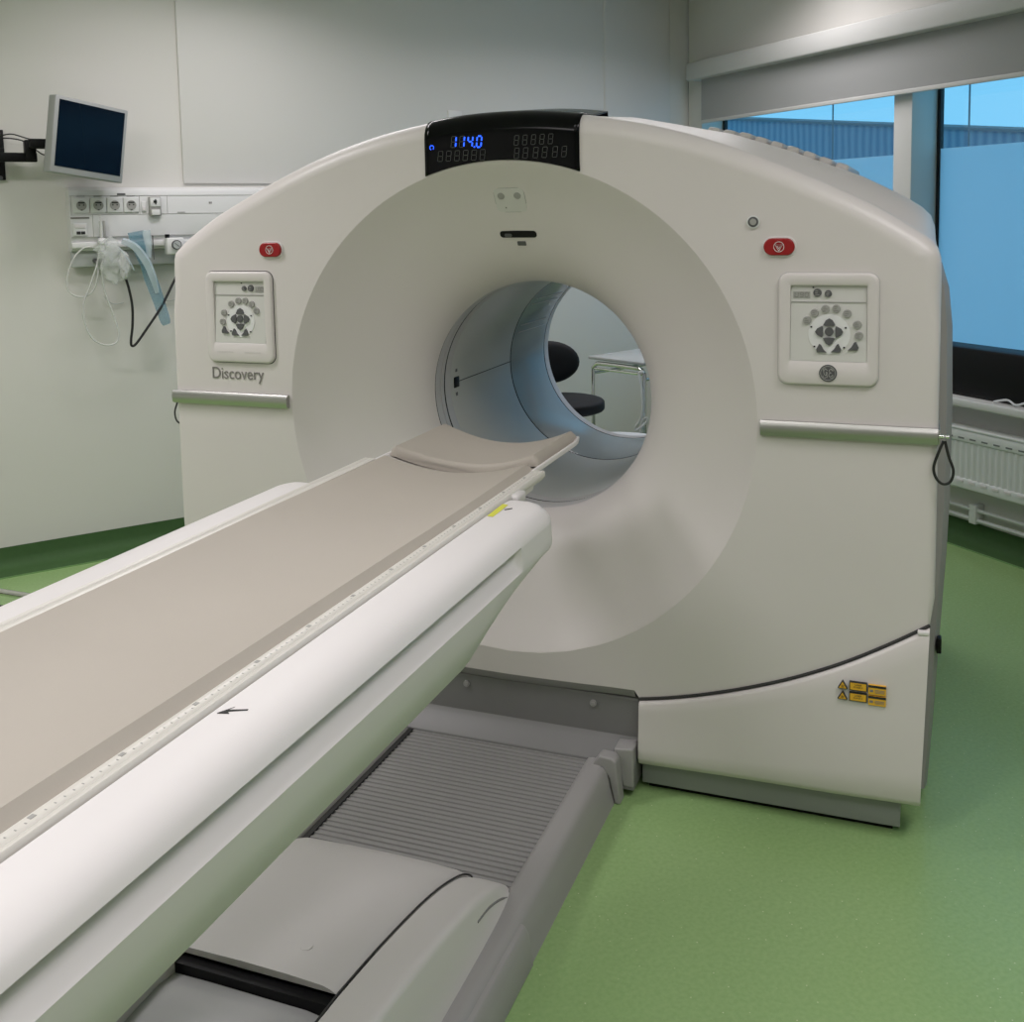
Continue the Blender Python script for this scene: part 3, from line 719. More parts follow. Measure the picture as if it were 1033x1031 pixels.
# ================================================================ PATIENT TABLE
T = thing('patient_table', 'white sliding patient table with grey floor base leading into the scanner', 'table', (0, -1.6, 0))
Y0, Y1 = -.605, -2.95
def sect(y):
    # right half profile (x, z); blend at the nose
    nose = max(0.0, min(1.0, (y+1.02)/.34))           # underside rises near the front
    g_ = max(0.0, min(1.0, (-.82-y)/.055)); g_ = math.sqrt(1-(1-g_)**2)     # groove fades out before the nose
    zb = .762+.105*nose
    def up(z): return z if z > .885 else max(z+(.0), zb+(z-.762)*(1-.95*nose))
    R = [(.0, .885), (.16, .885), (.2485, .905), (.2485, .970), (.250, .975), (.285, .9755), (.305, .9745), (.322, .970), (.336, .962), (.346, .950), (.351, .938)]
    gin = [(.351-.018*g_, .935-.002*g_), (.352-.026*g_, .920), (.352-.018*g_, .903), (.353, .889)]
    low = [(.351, .878), (.347, .845), (.338, .82), (.322, .785), (.308, .766), (.29, .762), (.15, .762), (.0, .762)]
    low = [(x, zb+(z-.762)*(1-nose*.86)) for x, z in low]
    low = [(x, min(z, .886)) for x, z in low]
    return R+gin+low
def ring_of(y, inset=0.0):
    r = sect(y); out = []
    for x, z in r: out.append((max(x-inset, 0) if x > .26 else x, z))
    full = out+[(-x, z) for x, z in out[::-1][1:-1]]
    return full
ys = [Y0, Y0-.004, Y0-.012, Y0-.025, Y0-.045, -.68, -.72, -.76, -.80, -.82, -.826, -.834, -.845, -.86, -.875, -.92, -.97, -1.02, -1.1, -1.5, -2.0, -2.5, Y1+.02, Y1]
ins = {0: .03, 1: .016, 2: .007, 3: .003, 4: 0, 23: .01}
rings = []
for i, y in enumerate(ys):
    e = ins.get(i, 0); rg = ring_of(y, e)
    assert True
    zc_ = .92; rings.append([(x, y, (z-zc_)*(1-e*6)+zc_) for x, z in rg])
v, f = loft(rings, True, True); mesh_obj('table_housing', v, f, M['bed_white'], T, angle=38)
# housing top details
def flat(name, pts, z, h, m, parent):
    n = len(pts); v = [(x, y, z) for x, y in pts]+[(x, y, z+h) for x, y in pts]
    f = [tuple(range(n)), tuple(range(n, 2*n))]+[(i, (i+1) % n, (i+1) % n+n, i+n) for i in range(n)]
    return mesh_obj(name, v, f, m, parent, smooth=False)
flat('direction_arrow', [(.258, -1.672), (.270, -1.650), (.266, -1.660), (.290, -1.650), (.291, -1.653), (.268, -1.664), (.274, -1.668)], .9757, .0005, M['ink_black'], T)
flat('limit_sticker', [(.252, -.755), (.266, -.758), (.264, -.665), (.250, -.662)], .9757, .0005, M['lime'], T)
flat('limit_mark', [(.268, -.70), (.281, -.685), (.283, -.69), (.272, -.704)], .9757, .0005, M['ink_black'], T)
box('slider_block', (.215, -.60, .955), (.262, -.545, .978), M['grey_shell'], T, bev=.006)
# cradle: shallow carbon dish with ivory edge rails
CY0, CY1 = .03, -2.9
def dish(x, c): return c
rings = []
xs = [-.245+.49*i/28 for i in range(29)]
def zt(x, y):  # cradle upper surface
    return .925+.050*(abs(x)/.215)**2 if abs(x) < .215 else .9755
for y in (CY0, CY0-.004, -.3, -.45, -1.5, CY1):
    k = .92 if y == CY0 else 1
    hw = .208 if y > -.36 else .245
    up_ = [(x*k*hw/.245, zt(x*hw/.245, y)+.0015) for x in xs]; lo_ = [(x*k*hw/.245*.985, max(zt(x*hw/.245, y)-(.022 if y < -.36 else .010), .912) - .002) for x in xs[::-1]]
    rings.append([(x, y, z) for x, z in up_+lo_])
v, f = loft(rings, True, True); mesh_obj('cradle', v, f, M['ivory'], T, angle=40)
for s in (1, -1):
    pr_ = [(.214, .972), (.214, .9785), (.219, .9805), (.231, .9800), (.233, .9775), (.2355, .9800), (.243, .9805), (.246, .977), (.246, .966), (.235, .955)]
    rings = [[(s*x, y, z) for x, z in pr_] for y in (-.372, -2.9)]
    v, f = loft(rings, True, True); rl = mesh_obj('edge_rail', v, f, M['ivory'], T, angle=50)
    if s < 0: continue
    bm = bmesh.new()
    for i in range(18):
        y = -.45-i*.135; add_box(bm, (s*.2225-.003, y-.006, .9800), (s*.2225+.003, y+.002, .9808))
        for j in range(1, 10): add_box(bm, (s*.226-.0015, y-j*.0135-.0007, .9801), (s*.226+.0015, y-j*.0135+.0007, .9806))
    bm_obj('ruler_marks', bm, M['key_light'], rl, smooth=False)
for s in (1, -1):
    pr2 = [(.207, .968), (.208, .9765), (.211, .979), (.217, .979), (.219, .976), (.218, .968)]
    rings = [[(s*(x-(.012 if y > 0 else 0)), y, z) for x, z in pr2] for y in (.032, -.03, -.372)]
    v, f = loft(rings, True, True); mesh_obj('tip_rail', v, f, M['bed_white'], T, angle=50)
# floor base: ribbed tread plate with borders
box('base_frame', (-.335, -3.3, .0), (.29, -.04, .06), M['grey_trim'], T)
vr, fr_ = [], []
prof = []
y = -.05
while y > -1.0:
    prof += [(y, .0845), (y-.0012, .0885), (y-.0055, .0885), (y-.0067, .0845)]
    y -= .0195
prof += [(y, .089), (-1.6, .089)]
rings = [[(x, yy_, zz_) for yy_, zz_ in prof] for x in (-.292, .244)]
v, f = loft(rings, False); v2_ = [(a, b, .05) for a, b, c in v]
tp = mesh_obj('tread_plate', v, f, M['grey_plate'], T, smooth=False)
md = tp.modifiers.new('thick', 'SOLIDIFY'); md.thickness = .012; md.offset = -1
for s in (1, -1):
    if s > 0: bp_ = [(.246, .06), (.246, .094), (.251, .101), (.262, .104), (.290, .103), (.303, .098), (.312, .086), (.322, .04), (.332, .0), (.246, .0)]
    else: bp_ = [(-.304, .06), (-.304, .094), (-.309, .101), (-.32, .104), (-.34, .103), (-.352, .098), (-.36, .086), (-.368, .04), (-.374, .0), (-.304, .0)]
    rings = [[(x, yy_, z) for x, z in bp_] for yy_ in (-.06, -3.3)]
    v, f = loft(rings, True, True); mesh_obj('base_border', v, f, M['grey_trim'], T, angle=50)
box('border_gap', (-.304, -1.4, .07), (-.2905, -.05, .0915), M['seam'], T)
# corner bracket at the scanner
bk = [(.265, .10), (.285, .128), (.372, .128), (.376, .12), (.376, .012), (.345, .0), (.335, .0), (.318, .05), (.30, .09)]
prism_y('corner_bracket', [(.268, .098), (.290, .130), (.326, .128), (.338, .118), (.350, .0), (.333, .0), (.318, .07), (.300, .098)], -.095, -.052, M['grey_trim'], T, bev=.005)
prism_y('corner_bracket', [(.320, .135), (.374, .140), (.376, .03), (.345, .03)], -.052, .01, M['grey_trim'], T, bev=.005)
# pedestal hood
AR = [(-.640, .088), (-.655, .108), (-.70, .138), (-.76, .163), (-.833, .186), (-.92, .206), (-1.013, .222), (-1.10, .235), (-1.168, .243), (-1.235, .250)]
def arc_z(y, ext=False):
    A_ = AR+[(-1.5, .262), (-1.9, .262), (-2.6, .262)]
    for (a, b), (c, e) in zip(A_[:-1], A_[1:]):
        if c <= y <= a: return b+(e-b)*(y-a)/(c-a)
    return A_[-1][1]
sm = [(p.x, p.z) for p in smooth_pts([(a, 0, b) for a, b in AR], 3)]
xsec = [(-.272, -.012), (-.268, -.004), (-.255, .0), (-.15, .004), (-.05, .006), (.05, .005), (.118, .002), (.134, -.002), (.143, -.006), (.149, -.012)]
rings = []
for yy_, zz_ in sm:
    rings.append([(x, yy_-(.012 if abs(x) > .24 and yy_ > -.66 else 0), zz_+dz) for x, dz in xsec]+[(.149, yy_, max(zz_-(.05 if yy_ > -1.1 else .008), .07)), (-.272, yy_, max(zz_-(.05 if yy_ > -1.1 else .008), .07))])
v, f = loft(rings, True, True); mesh_obj('pedestal_lid', v, f, M['grey_lid'], T, angle=45, bevel=.0)
def lid_dot(x, y):
    z = arc_z(y)+.005; bm = bmesh.new(); cyl_bm(bm, (x, y, z), .0115, .004, 'z', 24); return bm_obj('lid_cap', bm, M['grey_lid'], T)
lid_dot(.035, -1.152)
# side shells
for s in (1, -1):
    off_ = 0 if s > 0 else -.028
    rings = []
    sm2 = [(-.652, .085)]+[(a-.015, b) for a, b in sm]+[(-1.35, .256), (-1.6, .262), (-2.0, .262), (-2.5, .262)]
    for i, (yy_, zz_) in enumerate(sm2):
        e = .012 if i < 2 else 0
        z0_ = .075
        H = zz_-z0_
        sec = [(.153, zz_-.03), (.154, zz_-.006), (.158, zz_), (.185, zz_+.004), (.232-e*.4, zz_+.003), (.243-e, zz_+.001), (.249-e, zz_-.004), (.2515-e, zz_-.011),
               (.257-e, z0_+max(H*.62, .02)), (.268-e, z0_+max(H*.3, .01)), (.280-e, z0_), (.153, z0_-.01)]
        rings.append([(s*x+off_, yy_, z) for x, z in sec])
    v, f = loft(rings, True, True); sh = mesh_obj('side_shell', v, f, M['grey_shell'], T, angle=42)
    # sculpted recess lip near the front of the shell
    if s > 0:
        v, f = tube_geo(smooth_pts([(.2575, -.690, .098), (.2555, -.74, .123), (.2545, -.80, .143), (.2550, -.86, .152)], 5), .0028, 6, rad=None); mesh_obj('shell_groove', v, f, M['grey_skirt'], sh)
    bpz = [(.283, .02), (.283, .080), (.289, .088), (.300, .090), (.318, .084), (.326, .070), (.336, .0), (.3, .0)]
    rings = [[((x if s > 0 else -x-.042)+(0), yy_, z+.003 if z > .05 else z) for x, z in bpz] for yy_ in (-.752, -3.2)]
    for yy_ in (-.745,): rings.insert(0, [((x*.985 if s > 0 else -x-.042), yy_, (z-.01 if z > .05 else z)) for x, z in bpz])
    v, f = loft(rings, True, True); mesh_obj('base_side_cover', v, f, M['grey_trim'], T, angle=50, bevel=.003)
v, f = tube_geo([(.1515, yy_, zz_-.004) for yy_, zz_ in sm[2:]]+[(.1515, -1.5, .256)], .0022, 6); mesh_obj('shell_joint', v, f, M['seam'], T)
# slot and inner deck beyond the lid
box('lid_slot', (-.29, -1.257, .09), (.153, -1.20, .236), M['black'], T)
rings = []
for yy_, zz_ in ((-1.258, .214), (-1.30, .222), (-1.36, .221), (-1.45, .215), (-1.6, .21), (-1.95, .21)):
    rings.append([(-.29, yy_, zz_), (-.1, yy_, zz_+.004), (.1, yy_, zz_+.003), (.153, yy_, zz_-.004), (.153, yy_, .08), (-.29, yy_, .08)])
v, f = loft(rings, True, True); mesh_obj('inner_deck', v, f, M['gloss_grey'], T, angle=40)
# lifting column under the housing
rings = []
z = .2
while z < .76:
    for dz, e in ((0, 0), (.02, .012), (.04, 0)): rings.append([(-.15-e, -2.1+e, z+dz), (.15+e, -2.1+e, z+dz), (.15+e, -2.6-e, z+dz), (-.15-e, -2.6-e, z+dz)])
    z += .04
v, f = loft(rings, True, True); mesh_obj('lift_column', v, f, M['grey_trim'], T, smooth=False)

# pads
def pad(name, y0, y1, fz, hw, th, label, cat, m=M['pad'], roll=False, ny=60, sides=True, wob=.0015):
    rings = []
    xs_ = [-hw+2*hw*i/24 for i in range(25)]
    yy_l = [y0, y0-.003, y0-.010]+[y0-.02+(y1-y0+.03)*i/ny for i in range(ny+1)]+[y1+.004, y1]
    nL = len(yy_l)
    for i, y in enumerate(yy_l):
        e = {0: .75, 1: .35, 2: .1}.get(i, 0) if i < 3 else {nL-1: .75, nL-2: .35}.get(i, 0)
        wv_ = lambda x: wob*(math.sin(y*3.1+x*5)+.5*math.sin(y*7.7-x*11))
        ed = wob*.9*(math.sin(y*23)+.6*math.sin(y*41+1))
        top_ = [(x*(1-e*.02), fz(x)-th*e*.5+wv_(x)) for x in xs_]
        top_ = [(-hw-.012, fz(hw)-.006-th*.25), ]+top_+[(hw+.012, fz(hw)-.006-th*.25)]
        fl = [( hw+.019+ed*.3, fz(hw)-th*.8+ed*.5), (hw+.014, fz(hw)-th)]
        fr2 = [(-hw-.014, fz(hw)-th), (-hw-.019-ed*.3, fz(hw)-th*.8+ed*.5)]
        bot = [(x, fz(x)-th) for x in xs_[::-1]]
        rings.append([(x, y, z) for x, z in top_+fl+bot+fr2])
    v, f = loft(rings, True, True)
    o = mesh_obj(name, v, f, m, angle=50); tagit(o, label, cat); return o
fz1 = lambda x: .957+.032*(abs(x)/.195)**2
fz2 = lambda x: .949+.044*(abs(x)/.19)**2
pad('mattress_pad', -.345, -2.88, fz1, .193, .024, 'long beige vinyl mattress pad on the patient table', 'mattress')
hp = None
# head pad: concave cushion whose near edge is a curved roll
rings = []
hwid = .19
for j in range(33):
    t = j/32; 
    rings.append(t)
def head_pt(u, x): 
    near = -.335+.075*(1-(x/.19)**2)*0-.0; near = -.262-.045*(abs(x)/.19)**2+(-.0)
    far = .030-.012*(abs(x)/.19)**4
    return near+(far-near)*u
xs_ = [-hwid+2*hwid*i/28 for i in range(29)]
us = [0, .01, .03, .06, .12, .25, .4, .55, .7, .85, .95, .985, 1]
def hz(u, x):
    z = .953+.046*(abs(x)/.19)**2
    if u == 0: z -= .010
    elif u == .01: z -= .003
    elif u == 1: z -= .012
    elif u == .985: z -= .003
    elif u in (.03,): z += .001
    return z
rings = []
for u in us:
    up_ = [(-hwid-.012, head_pt(u, hwid), hz(u, hwid)-.010)]+[(x, head_pt(u, x), hz(u, x)) for x in xs_]+[(hwid+.012, head_pt(u, hwid), hz(u, hwid)-.010)]
    lo_ = [(hwid+.015, head_pt(u, hwid), hz(.5, hwid)-.026)]+[(x, head_pt(u, x), hz(.5, x)-.028) for x in xs_[::-1]]+[(-hwid-.015, head_pt(u, hwid), hz(.5, hwid)-.026)]
    rings.append(up_+lo_)
v, f = loft(rings, True, True)
o = mesh_obj('head_pad', v, f, M['pad'], angle=50); tagit(o, 'curved beige head pad at the tip of the table inside the scanner opening', 'cushion')

# ================================================================ WALL SERVICE TRUNK (local frame of the long wall: x along, -y into the room)
K = thing('service_trunk', 'long white hospital wall trunk with power sockets and data outlets', 'wall trunk', (.8, 0, 1.38), xf=WM)
TX0, TX1 = .386, 2.1
prof = [(0, 1.46), (.062, 1.46), (.07, 1.468), (.07, 1.51), (.078, 1.523), (.08, 1.53), (.08, 1.722), (.072, 1.742), (.05, 1.755), (0, 1.757)]
rings = [[(x, -y, z) for y, z in prof] for x in (TX0, TX1)]
v, f = loft(rings, True, True); mesh_obj('trunk_body', v, f, M['trunk'], K, xf=WM, angle=35)
bm = bmesh.new()
for z in (1.628, 1.7155, 1.5245): add_box(bm, (TX0+.002, -.0815, z-.001), (TX1-.01, -.079, z+.001))
for x in (.392, .70, .83): add_box(bm, (x, -.0815, 1.628), (x+.0015, -.079, 1.7155))
add_box(bm, (.484, -.0815, 1.526), (.4855, -.079, 1.628))
bm_obj('trunk_groove', bm, M['key_light'], K, smooth=False, xf=WM)
box('device_rail', (TX0, -.050, 1.385), (TX1, -.030, 1.459), M['trunk2'], K, bev=.002, xf=WM)
box('clamp_rail', (TX0, -.085, 1.474), (TX1, -.068, 1.500), M['trunk'], K, bev=.003, xf=WM)
def socket(cx, cz):
    o = box('socket', (cx-.035, -.088, cz-.033), (cx+.035, -.080, cz+.037), M['trunk'], K, bev=.003, xf=WM)
    bm = bmesh.new(); cyl_bm(bm, (cx, -.0885, cz+.001), .0225, .003, 'y', 28)
    r_ = bm_obj('socket_well', bm, M['key_light'], o, xf=WM)
    bm = bmesh.new()
    for dx in (-.0095, .0095): cyl_bm(bm, (cx+dx, -.0905, cz+.003), .0032, .003, 'y', 10)
    add_box(bm, (cx-.014, -.0912, cz+.0105), (cx+.014, -.089, cz+.017)); add_box(bm, (cx-.004, -.0912, cz-.022), (cx+.004, -.089, cz-.018))
    bm_obj('pin_hole', bm, M['ink_black'], o, smooth=False, xf=WM)
    box('socket_tag', (cx-.018, -.0815, cz+.042), (cx+.018, -.0795, cz+.047), M['key_light'], o, xf=WM)
for cx in (.437, .512, .586, .661): socket(cx, 1.670)
o = box('switch', (.708, -.086, 1.640), (.730, -.08, 1.688), M['trunk'], K, bev=.002, xf=WM)
box('rocker', (.713, -.0885, 1.643), (.725, -.085, 1.665), M['bed_white'], o, bev=.001, xf=WM)
o = box('outlet_box', (.742, -.100, 1.618), (.797, -.08, 1.710), M['key_light'], K, bev=.003, xf=WM)
box('outlet_face', (.746, -.104, 1.662), (.793, -.099, 1.705), M['trunk'], o, bev=.002, xf=WM)
bm = bmesh.new(); add_box(bm, (.760, -.106, 1.680), (.776, -.1035, 1.692)); add_box(bm, (.767, -.106, 1.673), (.773, -.1035, 1.697)); bm_obj('outlet_mark', bm, M['ink_black'], o, smooth=False, xf=WM)
box('outlet_clip', (.750, -.106, 1.622), (.789, -.099, 1.648), M['trunk'], o, bev=.002, xf=WM)
o = box('data_outlet', (.396, -.088, 1.532), (.456, -.08, 1.590), M['trunk'], K, bev=.002, xf=WM)
for dx in (.418, .438):
    box('data_port', (dx-.009, -.0895, 1.538), (dx+.009, -.087, 1.552), M['ink_black'], o, xf=WM)
box('port_lid', (.402, -.091, 1.566), (.450, -.087, 1.584), M['bed_white'], o, bev=.001, xf=WM)
box('dark_tag', (.600, -.0818, 1.7185), (.638, -.0795, 1.727), M['key_dark'], K, xf=WM)
box('label_strip', (.388, -.0818, 1.610), (.470, -.0795, 1.618), M['ink'], K, xf=WM)
box('label_strip', (.878, -.0818, 1.632), (.915, -.0795, 1.636), M['key_light'], K, xf=WM)
bm = bmesh.new()
for dx in (0, .008): add_box(bm, (1.035+dx, -.082, 1.674), (1.040+dx, -.0795, 1.684))
bm_obj('trunk_symbol', bm, M['ink'], K, smooth=False, xf=WM)

# pressure gauge
PG = thing('vacuum_regulator', 'small white vacuum regulator with round gauge on the wall trunk rail', 'regulator', (.85, -.11, 1.43), xf=WM)
box('regulator_body', (.806, -.135, 1.432), (.888, -.086, 1.512), M['trunk'], PG, bev=.006, xf=WM)
bm = bmesh.new(); cyl_bm(bm, (.850, -.141, 1.478), .023, .014, 'y', 32); o = bm_obj('gauge_bezel', bm, M['key_dark'], PG, xf=WM)
bm = bmesh.new(); cyl_bm(bm, (.850, -.149, 1.478), .0185, .002, 'y', 32); bm_obj('gauge_face', bm, M['trunk2'], o, xf=WM)
box('gauge_needle', (-.001, -.1515, -.015), (.001, -.1503, .015), M['ink_black'], o, xf=WM @ Matrix.Translation((.85, 0, 1.478)) @ Matrix.Rotation(-.9, 4, 'Y'))
bm = bmesh.new(); cyl_bm(bm, (.815, -.110, 1.520), .011, .018, 'z', 16); bm_obj('knob', bm, M['black'], PG, xf=WM)
bm = bmesh.new(); cyl_bm(bm, (.868, -.105, 1.415), .011, .04, 'z', 16); bm_obj('hose_port', bm, M['black'], PG, xf=WM)
o = tube('suction_hose', [(.868, -.105, 1.40), (.855, -.112, 1.34), (.825, -.12, 1.285), (.765, -.125, 1.18), (.700, -.125, 1.09), (.642, -.125, 1.015), (.620, -.125, 1.006), (.618, -.125, 1.035), (.628, -.125, 1.10), (.632, -.125, 1.19), (.622, -.125, 1.27), (.604, -.122, 1.345), (.592, -.12, 1.375)], .0062, M['rubber'], None, n=10, xf=WM)
tagit(o, 'black suction hose hanging in a V below the wall trunk', 'hose')
# flowmeter
FM = thing('flowmeter', 'clear oxygen flowmeter with a thin tube standing above the wall rail', 'flowmeter', (.515, -.1, 1.43), xf=WM)
bm = bmesh.new(); cyl_bm(bm, (.515, -.105, 1.555), .008, .085, 'z', 14); cyl_bm(bm, (.515, -.105, 1.605), .004, .03, 'z', 10); bm_obj('flow_tube', bm, M['tube_clear'], FM, xf=WM)
bm = bmesh.new(); add_box(bm, (.497, -.125, 1.49), (.533, -.086, 1.518), .005); cyl_bm(bm, (.515, -.11, 1.475), .01, .03, 'z', 12); bm_obj('valve_body', bm, M['trunk'], FM, xf=WM)
bm = bmesh.new(); cyl_bm(bm, (.490, -.06, 1.413), .011, .03, 'y', 14); bm_obj('gas_port', bm, M['key_dark'], FM, xf=WM)
box('adapter', (.524, -.112, 1.520), (.534, -.10, 1.60), M['key_light'], FM, bev=.003, xf=WM)
# oxygen tube loops and mask
o = tube('oxygen_tubing', [(.470, -.115, 1.478), (.430, -.12, 1.475), (.385, -.12, 1.43), (.352, -.12, 1.35), (.350, -.12, 1.29), (.378, -.12, 1.258), (.425, -.12, 1.252), (.465, -.122, 1.285), (.486, -.125, 1.36), (.490, -.09, 1.41)], .0042, M['tube_clear'], n=8, xf=WM)
tagit(o, 'thin clear oxygen tube making the small upper loop left of the mask', 'tube')
o = tube('oxygen_tubing', [(.500, -.105, 1.46), (.480, -.13, 1.39), (.445, -.132, 1.30), (.413, -.132, 1.22), (.412, -.132, 1.14), (.440, -.132, 1.06), (.490, -.132, 1.022), (.540, -.132, 1.022), (.562, -.132, 1.06), (.545, -.132, 1.15), (.510, -.132, 1.27), (.502, -.13, 1.37), (.515, -.115, 1.44)], .0045, M['tube_clear'], n=8, xf=WM)
tagit(o, 'clear oxygen tube hanging in the long lower loop below the mask', 'tube')
# crumpled mask in a clear bag
def crumple(name, c, rx, ry, rz, m, amp, seed, xf, parent=None, sub=3):
    rnd = random.Random(seed); bm = bmesh.new(); bmesh.ops.create_icosphere(bm, subdivisions=sub, radius=1)
    ph_ = [rnd.uniform(0, 6) for _ in range(9)]
    for v_ in bm.verts:
        p = v_.co.copy(); k = 1+amp*(math.sin(p.x*6+ph_[0])*math.sin(p.z*7+ph_[1])+.7*math.sin(p.z*13+p.x*9+ph_[2])+.6*abs(math.sin(p.x*11+p.y*5+ph_[3])))
        v_.co = Vector((p.x*rx*k, p.y*ry*k, p.z*rz*k))+Vector(c)
    return bm_obj(name, bm, m, parent, xf=xf, angle=25)
OM = thing('oxygen_mask', 'crumpled clear oxygen mask and bag hanging from the wall trunk', 'mask', (.555, -.13, 1.40), xf=WM)
crumple('mask_shell', (.560, -.15, 1.405), .062, .034, .085, M['mask'], .16, 3, WM, OM)
crumple('mask_bag', (.530, -.14, 1.465), .05, .02, .05, M['mask'], .2, 5, WM, OM)
crumple('mask_cone', (.600, -.15, 1.385), .022, .014, .060, M['tube_clear'], .2, 8, WM, OM)
o = tube('mask_strap', [(.578, -.16, 1.475), (.600, -.165, 1.44), (.625, -.165, 1.40), (.640, -.16, 1.365)], .003, M['pale_bag'], OM, n=6, xf=WM)
# blue corrugated sleeve in a film bag
BB = thing('suction_catheter_pack', 'blue plastic suction pack with long pale film sleeve hanging from the rail', 'plastic pack', (.7, -.12, 1.54), xf=WM)
def ribbon(name, pts, widths, m, parent, xf, thick=.010):
    P = smooth_pts(pts, 6); n_ = len(P); rings = []
    for i, p in enumerate(P):
        t = (P[min(i+1, n_-1)]-P[max(i-1, 0)]).normalized(); s_ = Vector((t.z, 0, -t.x)).normalized()
        u = i/(n_-1)*(len(widths)-1); a = int(min(u, len(widths)-2)); w_ = widths[a]+(widths[a+1]-widths[a])*(u-a)
        cr_ = .25*w_*math.sin(i*1.1)
        rings.append([p-s_*w_/2, p-s_*w_*.2+Vector((0, -thick-cr_*.2, 0)), p+s_*w_*.25+Vector((0, -thick*.4, 0)), p+s_*w_/2, p+s_*w_*.2+Vector((0, thick*.6, 0)), p-s_*w_*.25+Vector((0, thick, 0))])
    v, f = loft(rings, True, True); return mesh_obj(name, v, f, m, parent, xf=xf, angle=30)
ribbon('blue_bag', [(.668, -.115, 1.545), (.680, -.12, 1.48), (.700, -.122, 1.40)], [.075, .07, .05], M['blue_bag'], BB, WM)
ribbon('long_sleeve', [(.700, -.115, 1.42), (.725, -.12, 1.32), (.755, -.12, 1.22), (.782, -.12, 1.12), (.79, -.12, 1.095)], [.05, .06, .055, .05, .035], M['blue_bag'], BB, WM)
ribbon('film_strip', [(.600, -.13, 1.505), (.655, -.135, 1.475), (.700, -.138, 1.41), (.728, -.136, 1.34), (.750, -.13, 1.25)], [.03, .035, .04, .035, .02], M['pale_bag'], BB, WM)
ribbon('film_strip', [(.715, -.12, 1.55), (.720, -.125, 1.49), (.722, -.125, 1.42)], [.04, .035, .02], M['pale_bag'], BB, WM)
tube('catheter_rod', [(.742, -.125, 1.525), (.743, -.125, 1.46), (.744, -.125, 1.41)], .0025, M['key_dark'], BB, n=6, xf=WM)
for x in (.575, .83):
    o = tube('wall_cable_ring', [(x-.045, -.012, 1.24), (x-.025, -.012, 1.215), (x, -.012, 1.20), (x+.045, -.012, 1.205)], .002, M['trunk2'], None, n=6, xf=WM)
    tagit(o, 'faint grey cable arc on the wall below the trunk, ' + ('left of the hose' if x < .7 else 'next to the scanner edge'), 'cable')

# wall monitor
MX = Matrix.Translation(Vector((0, 0, 0)))
mon_xf = WM @ Matrix.Translation((.452, -.25, 1.960)) @ Matrix.Rotation(.42, 4, 'Z') @ Matrix.Rotation(math.radians(7.0), 4, 'Y') @ Matrix.Rotation(.05, 4, 'X')
MO = thing('wall_monitor', 'small grey flat monitor with dark screen on a black wall arm', 'monitor', (.12, -.0, 1.9), xf=WM)
bm = bmesh.new(); add_box(bm, (-.185, -.012, -.168), (.185, .040, .168), .005); add_box(bm, (-.150, .035, -.14), (.13, .060, .14), .012)
bm_obj('casing', bm, M['mon_grey'], MO, xf=mon_xf, angle=50)
box('screen', (-.166, -.0135, -.138), (.168, -.0115, .152), M['screen'], MO, xf=mon_xf)
box('wall_plate', (.030, -.02, 1.79), (.135, 0.0, 2.015), M['black'], MO, bev=.003, xf=WM)
bm = bmesh.new(); add_box(bm, (.06, -.10, 1.875), (.125, -.02, 1.93), .004); add_box(bm, (.06, -.125, 1.868), (.255, -.085, 1.908), .004); add_box(bm, (.205, -.14, 1.875), (.25, -.08, 1.965), .004); add_box(bm, (.215, -.21, 1.925), (.34, -.12, 1.965), .004)
bm_obj('swing_arm', bm, M['black'], MO, xf=WM, angle=50)
bm = bmesh.new()
for z in (1.80, 1.905, 1.997): cyl_bm(bm, (.112, -.022, z), .010, .008, 'y', 14)
bm_obj('bolt', bm, M['key_dark'], MO, xf=WM)
tube('monitor_cable', [(.115, -.05, 1.985), (.16, -.08, 1.992), (.21, -.11, 1.975), (.26, -.15, 1.955)], .003, M['rubber'], MO, n=6, xf=WM)
tube('monitor_cable', [(.115, -.05, 1.975), (.16, -.085, 1.972), (.21, -.12, 1.955), (.27, -.16, 1.90), (.31, -.2, 1.89)], .003, M['rubber'], MO, n=6, xf=WM)
# small thermostat behind the scanner
o = box('wall_thermostat', (2.44, -.02, 2.08), (2.53, 0, 2.186), M['trunk'], bev=.004, xf=WM); tagit(o, 'small white wall box just above the scanner top', 'wall box')

# ================================================================ WINDOW WALL THINGS
RBL = thing('roller_blind', 'wide grey roller blind pulled partly down across both windows', 'blind', (XW-.07, .8, 2.15), xf=RM)
box('cassette', (XW-.11, -1.9, 2.425), (XW-.002, 3.14, 2.535), M['cassette'], RBL, bev=.008, xf=RM)
box('blind_fabric', (XW-.046, -1.8, 2.165), (XW-.043, 3.06, 2.43), M['blind'], RBL, xf=RM)
box('bottom_bar', (XW-.051, -1.8, 2.148), (XW-.038, 3.06, 2.170), M['cassette'], RBL, bev=.003, xf=RM)
RD = thing('radiator', 'white ribbed panel radiator on the wall under the window', 'radiator', (XW-.08, .8, .27), xf=RM)
ry0, ry1 = -.7, 2.1
nr = 84
cols = []
for i in range(nr*4+1):
    y = ry0+(ry1-ry0)*i/(nr*4); d = [0, .0, .007, .007][i % 4]
    cols.append([(XW-.112+d, y, .335), (XW-.112+d, y, .505)])
v, f = loft(cols, False); fp_ = mesh_obj('front_panel', v, f, M['radiator'], RD, xf=RM, smooth=False)
bm = bmesh.new(); add_box(bm, (XW-.114, ry0, .285), (XW-.05, ry1, .335), .006); add_box(bm, (XW-.114, ry0, .505), (XW-.05, ry1, .560), .006); add_box(bm, (XW-.104, ry0, .29), (XW-.05, ry1, .55)); bm_obj('radiator_case', bm, M['radiator'], RD, xf=RM, angle=50)
bm = bmesh.new()
for i in range(42):
    y = ry0+.03+(ry1-ry0-.05)*i/41.5; add_box(bm, (XW-.1155, y, .520), (XW-.113, y+.034, .527))
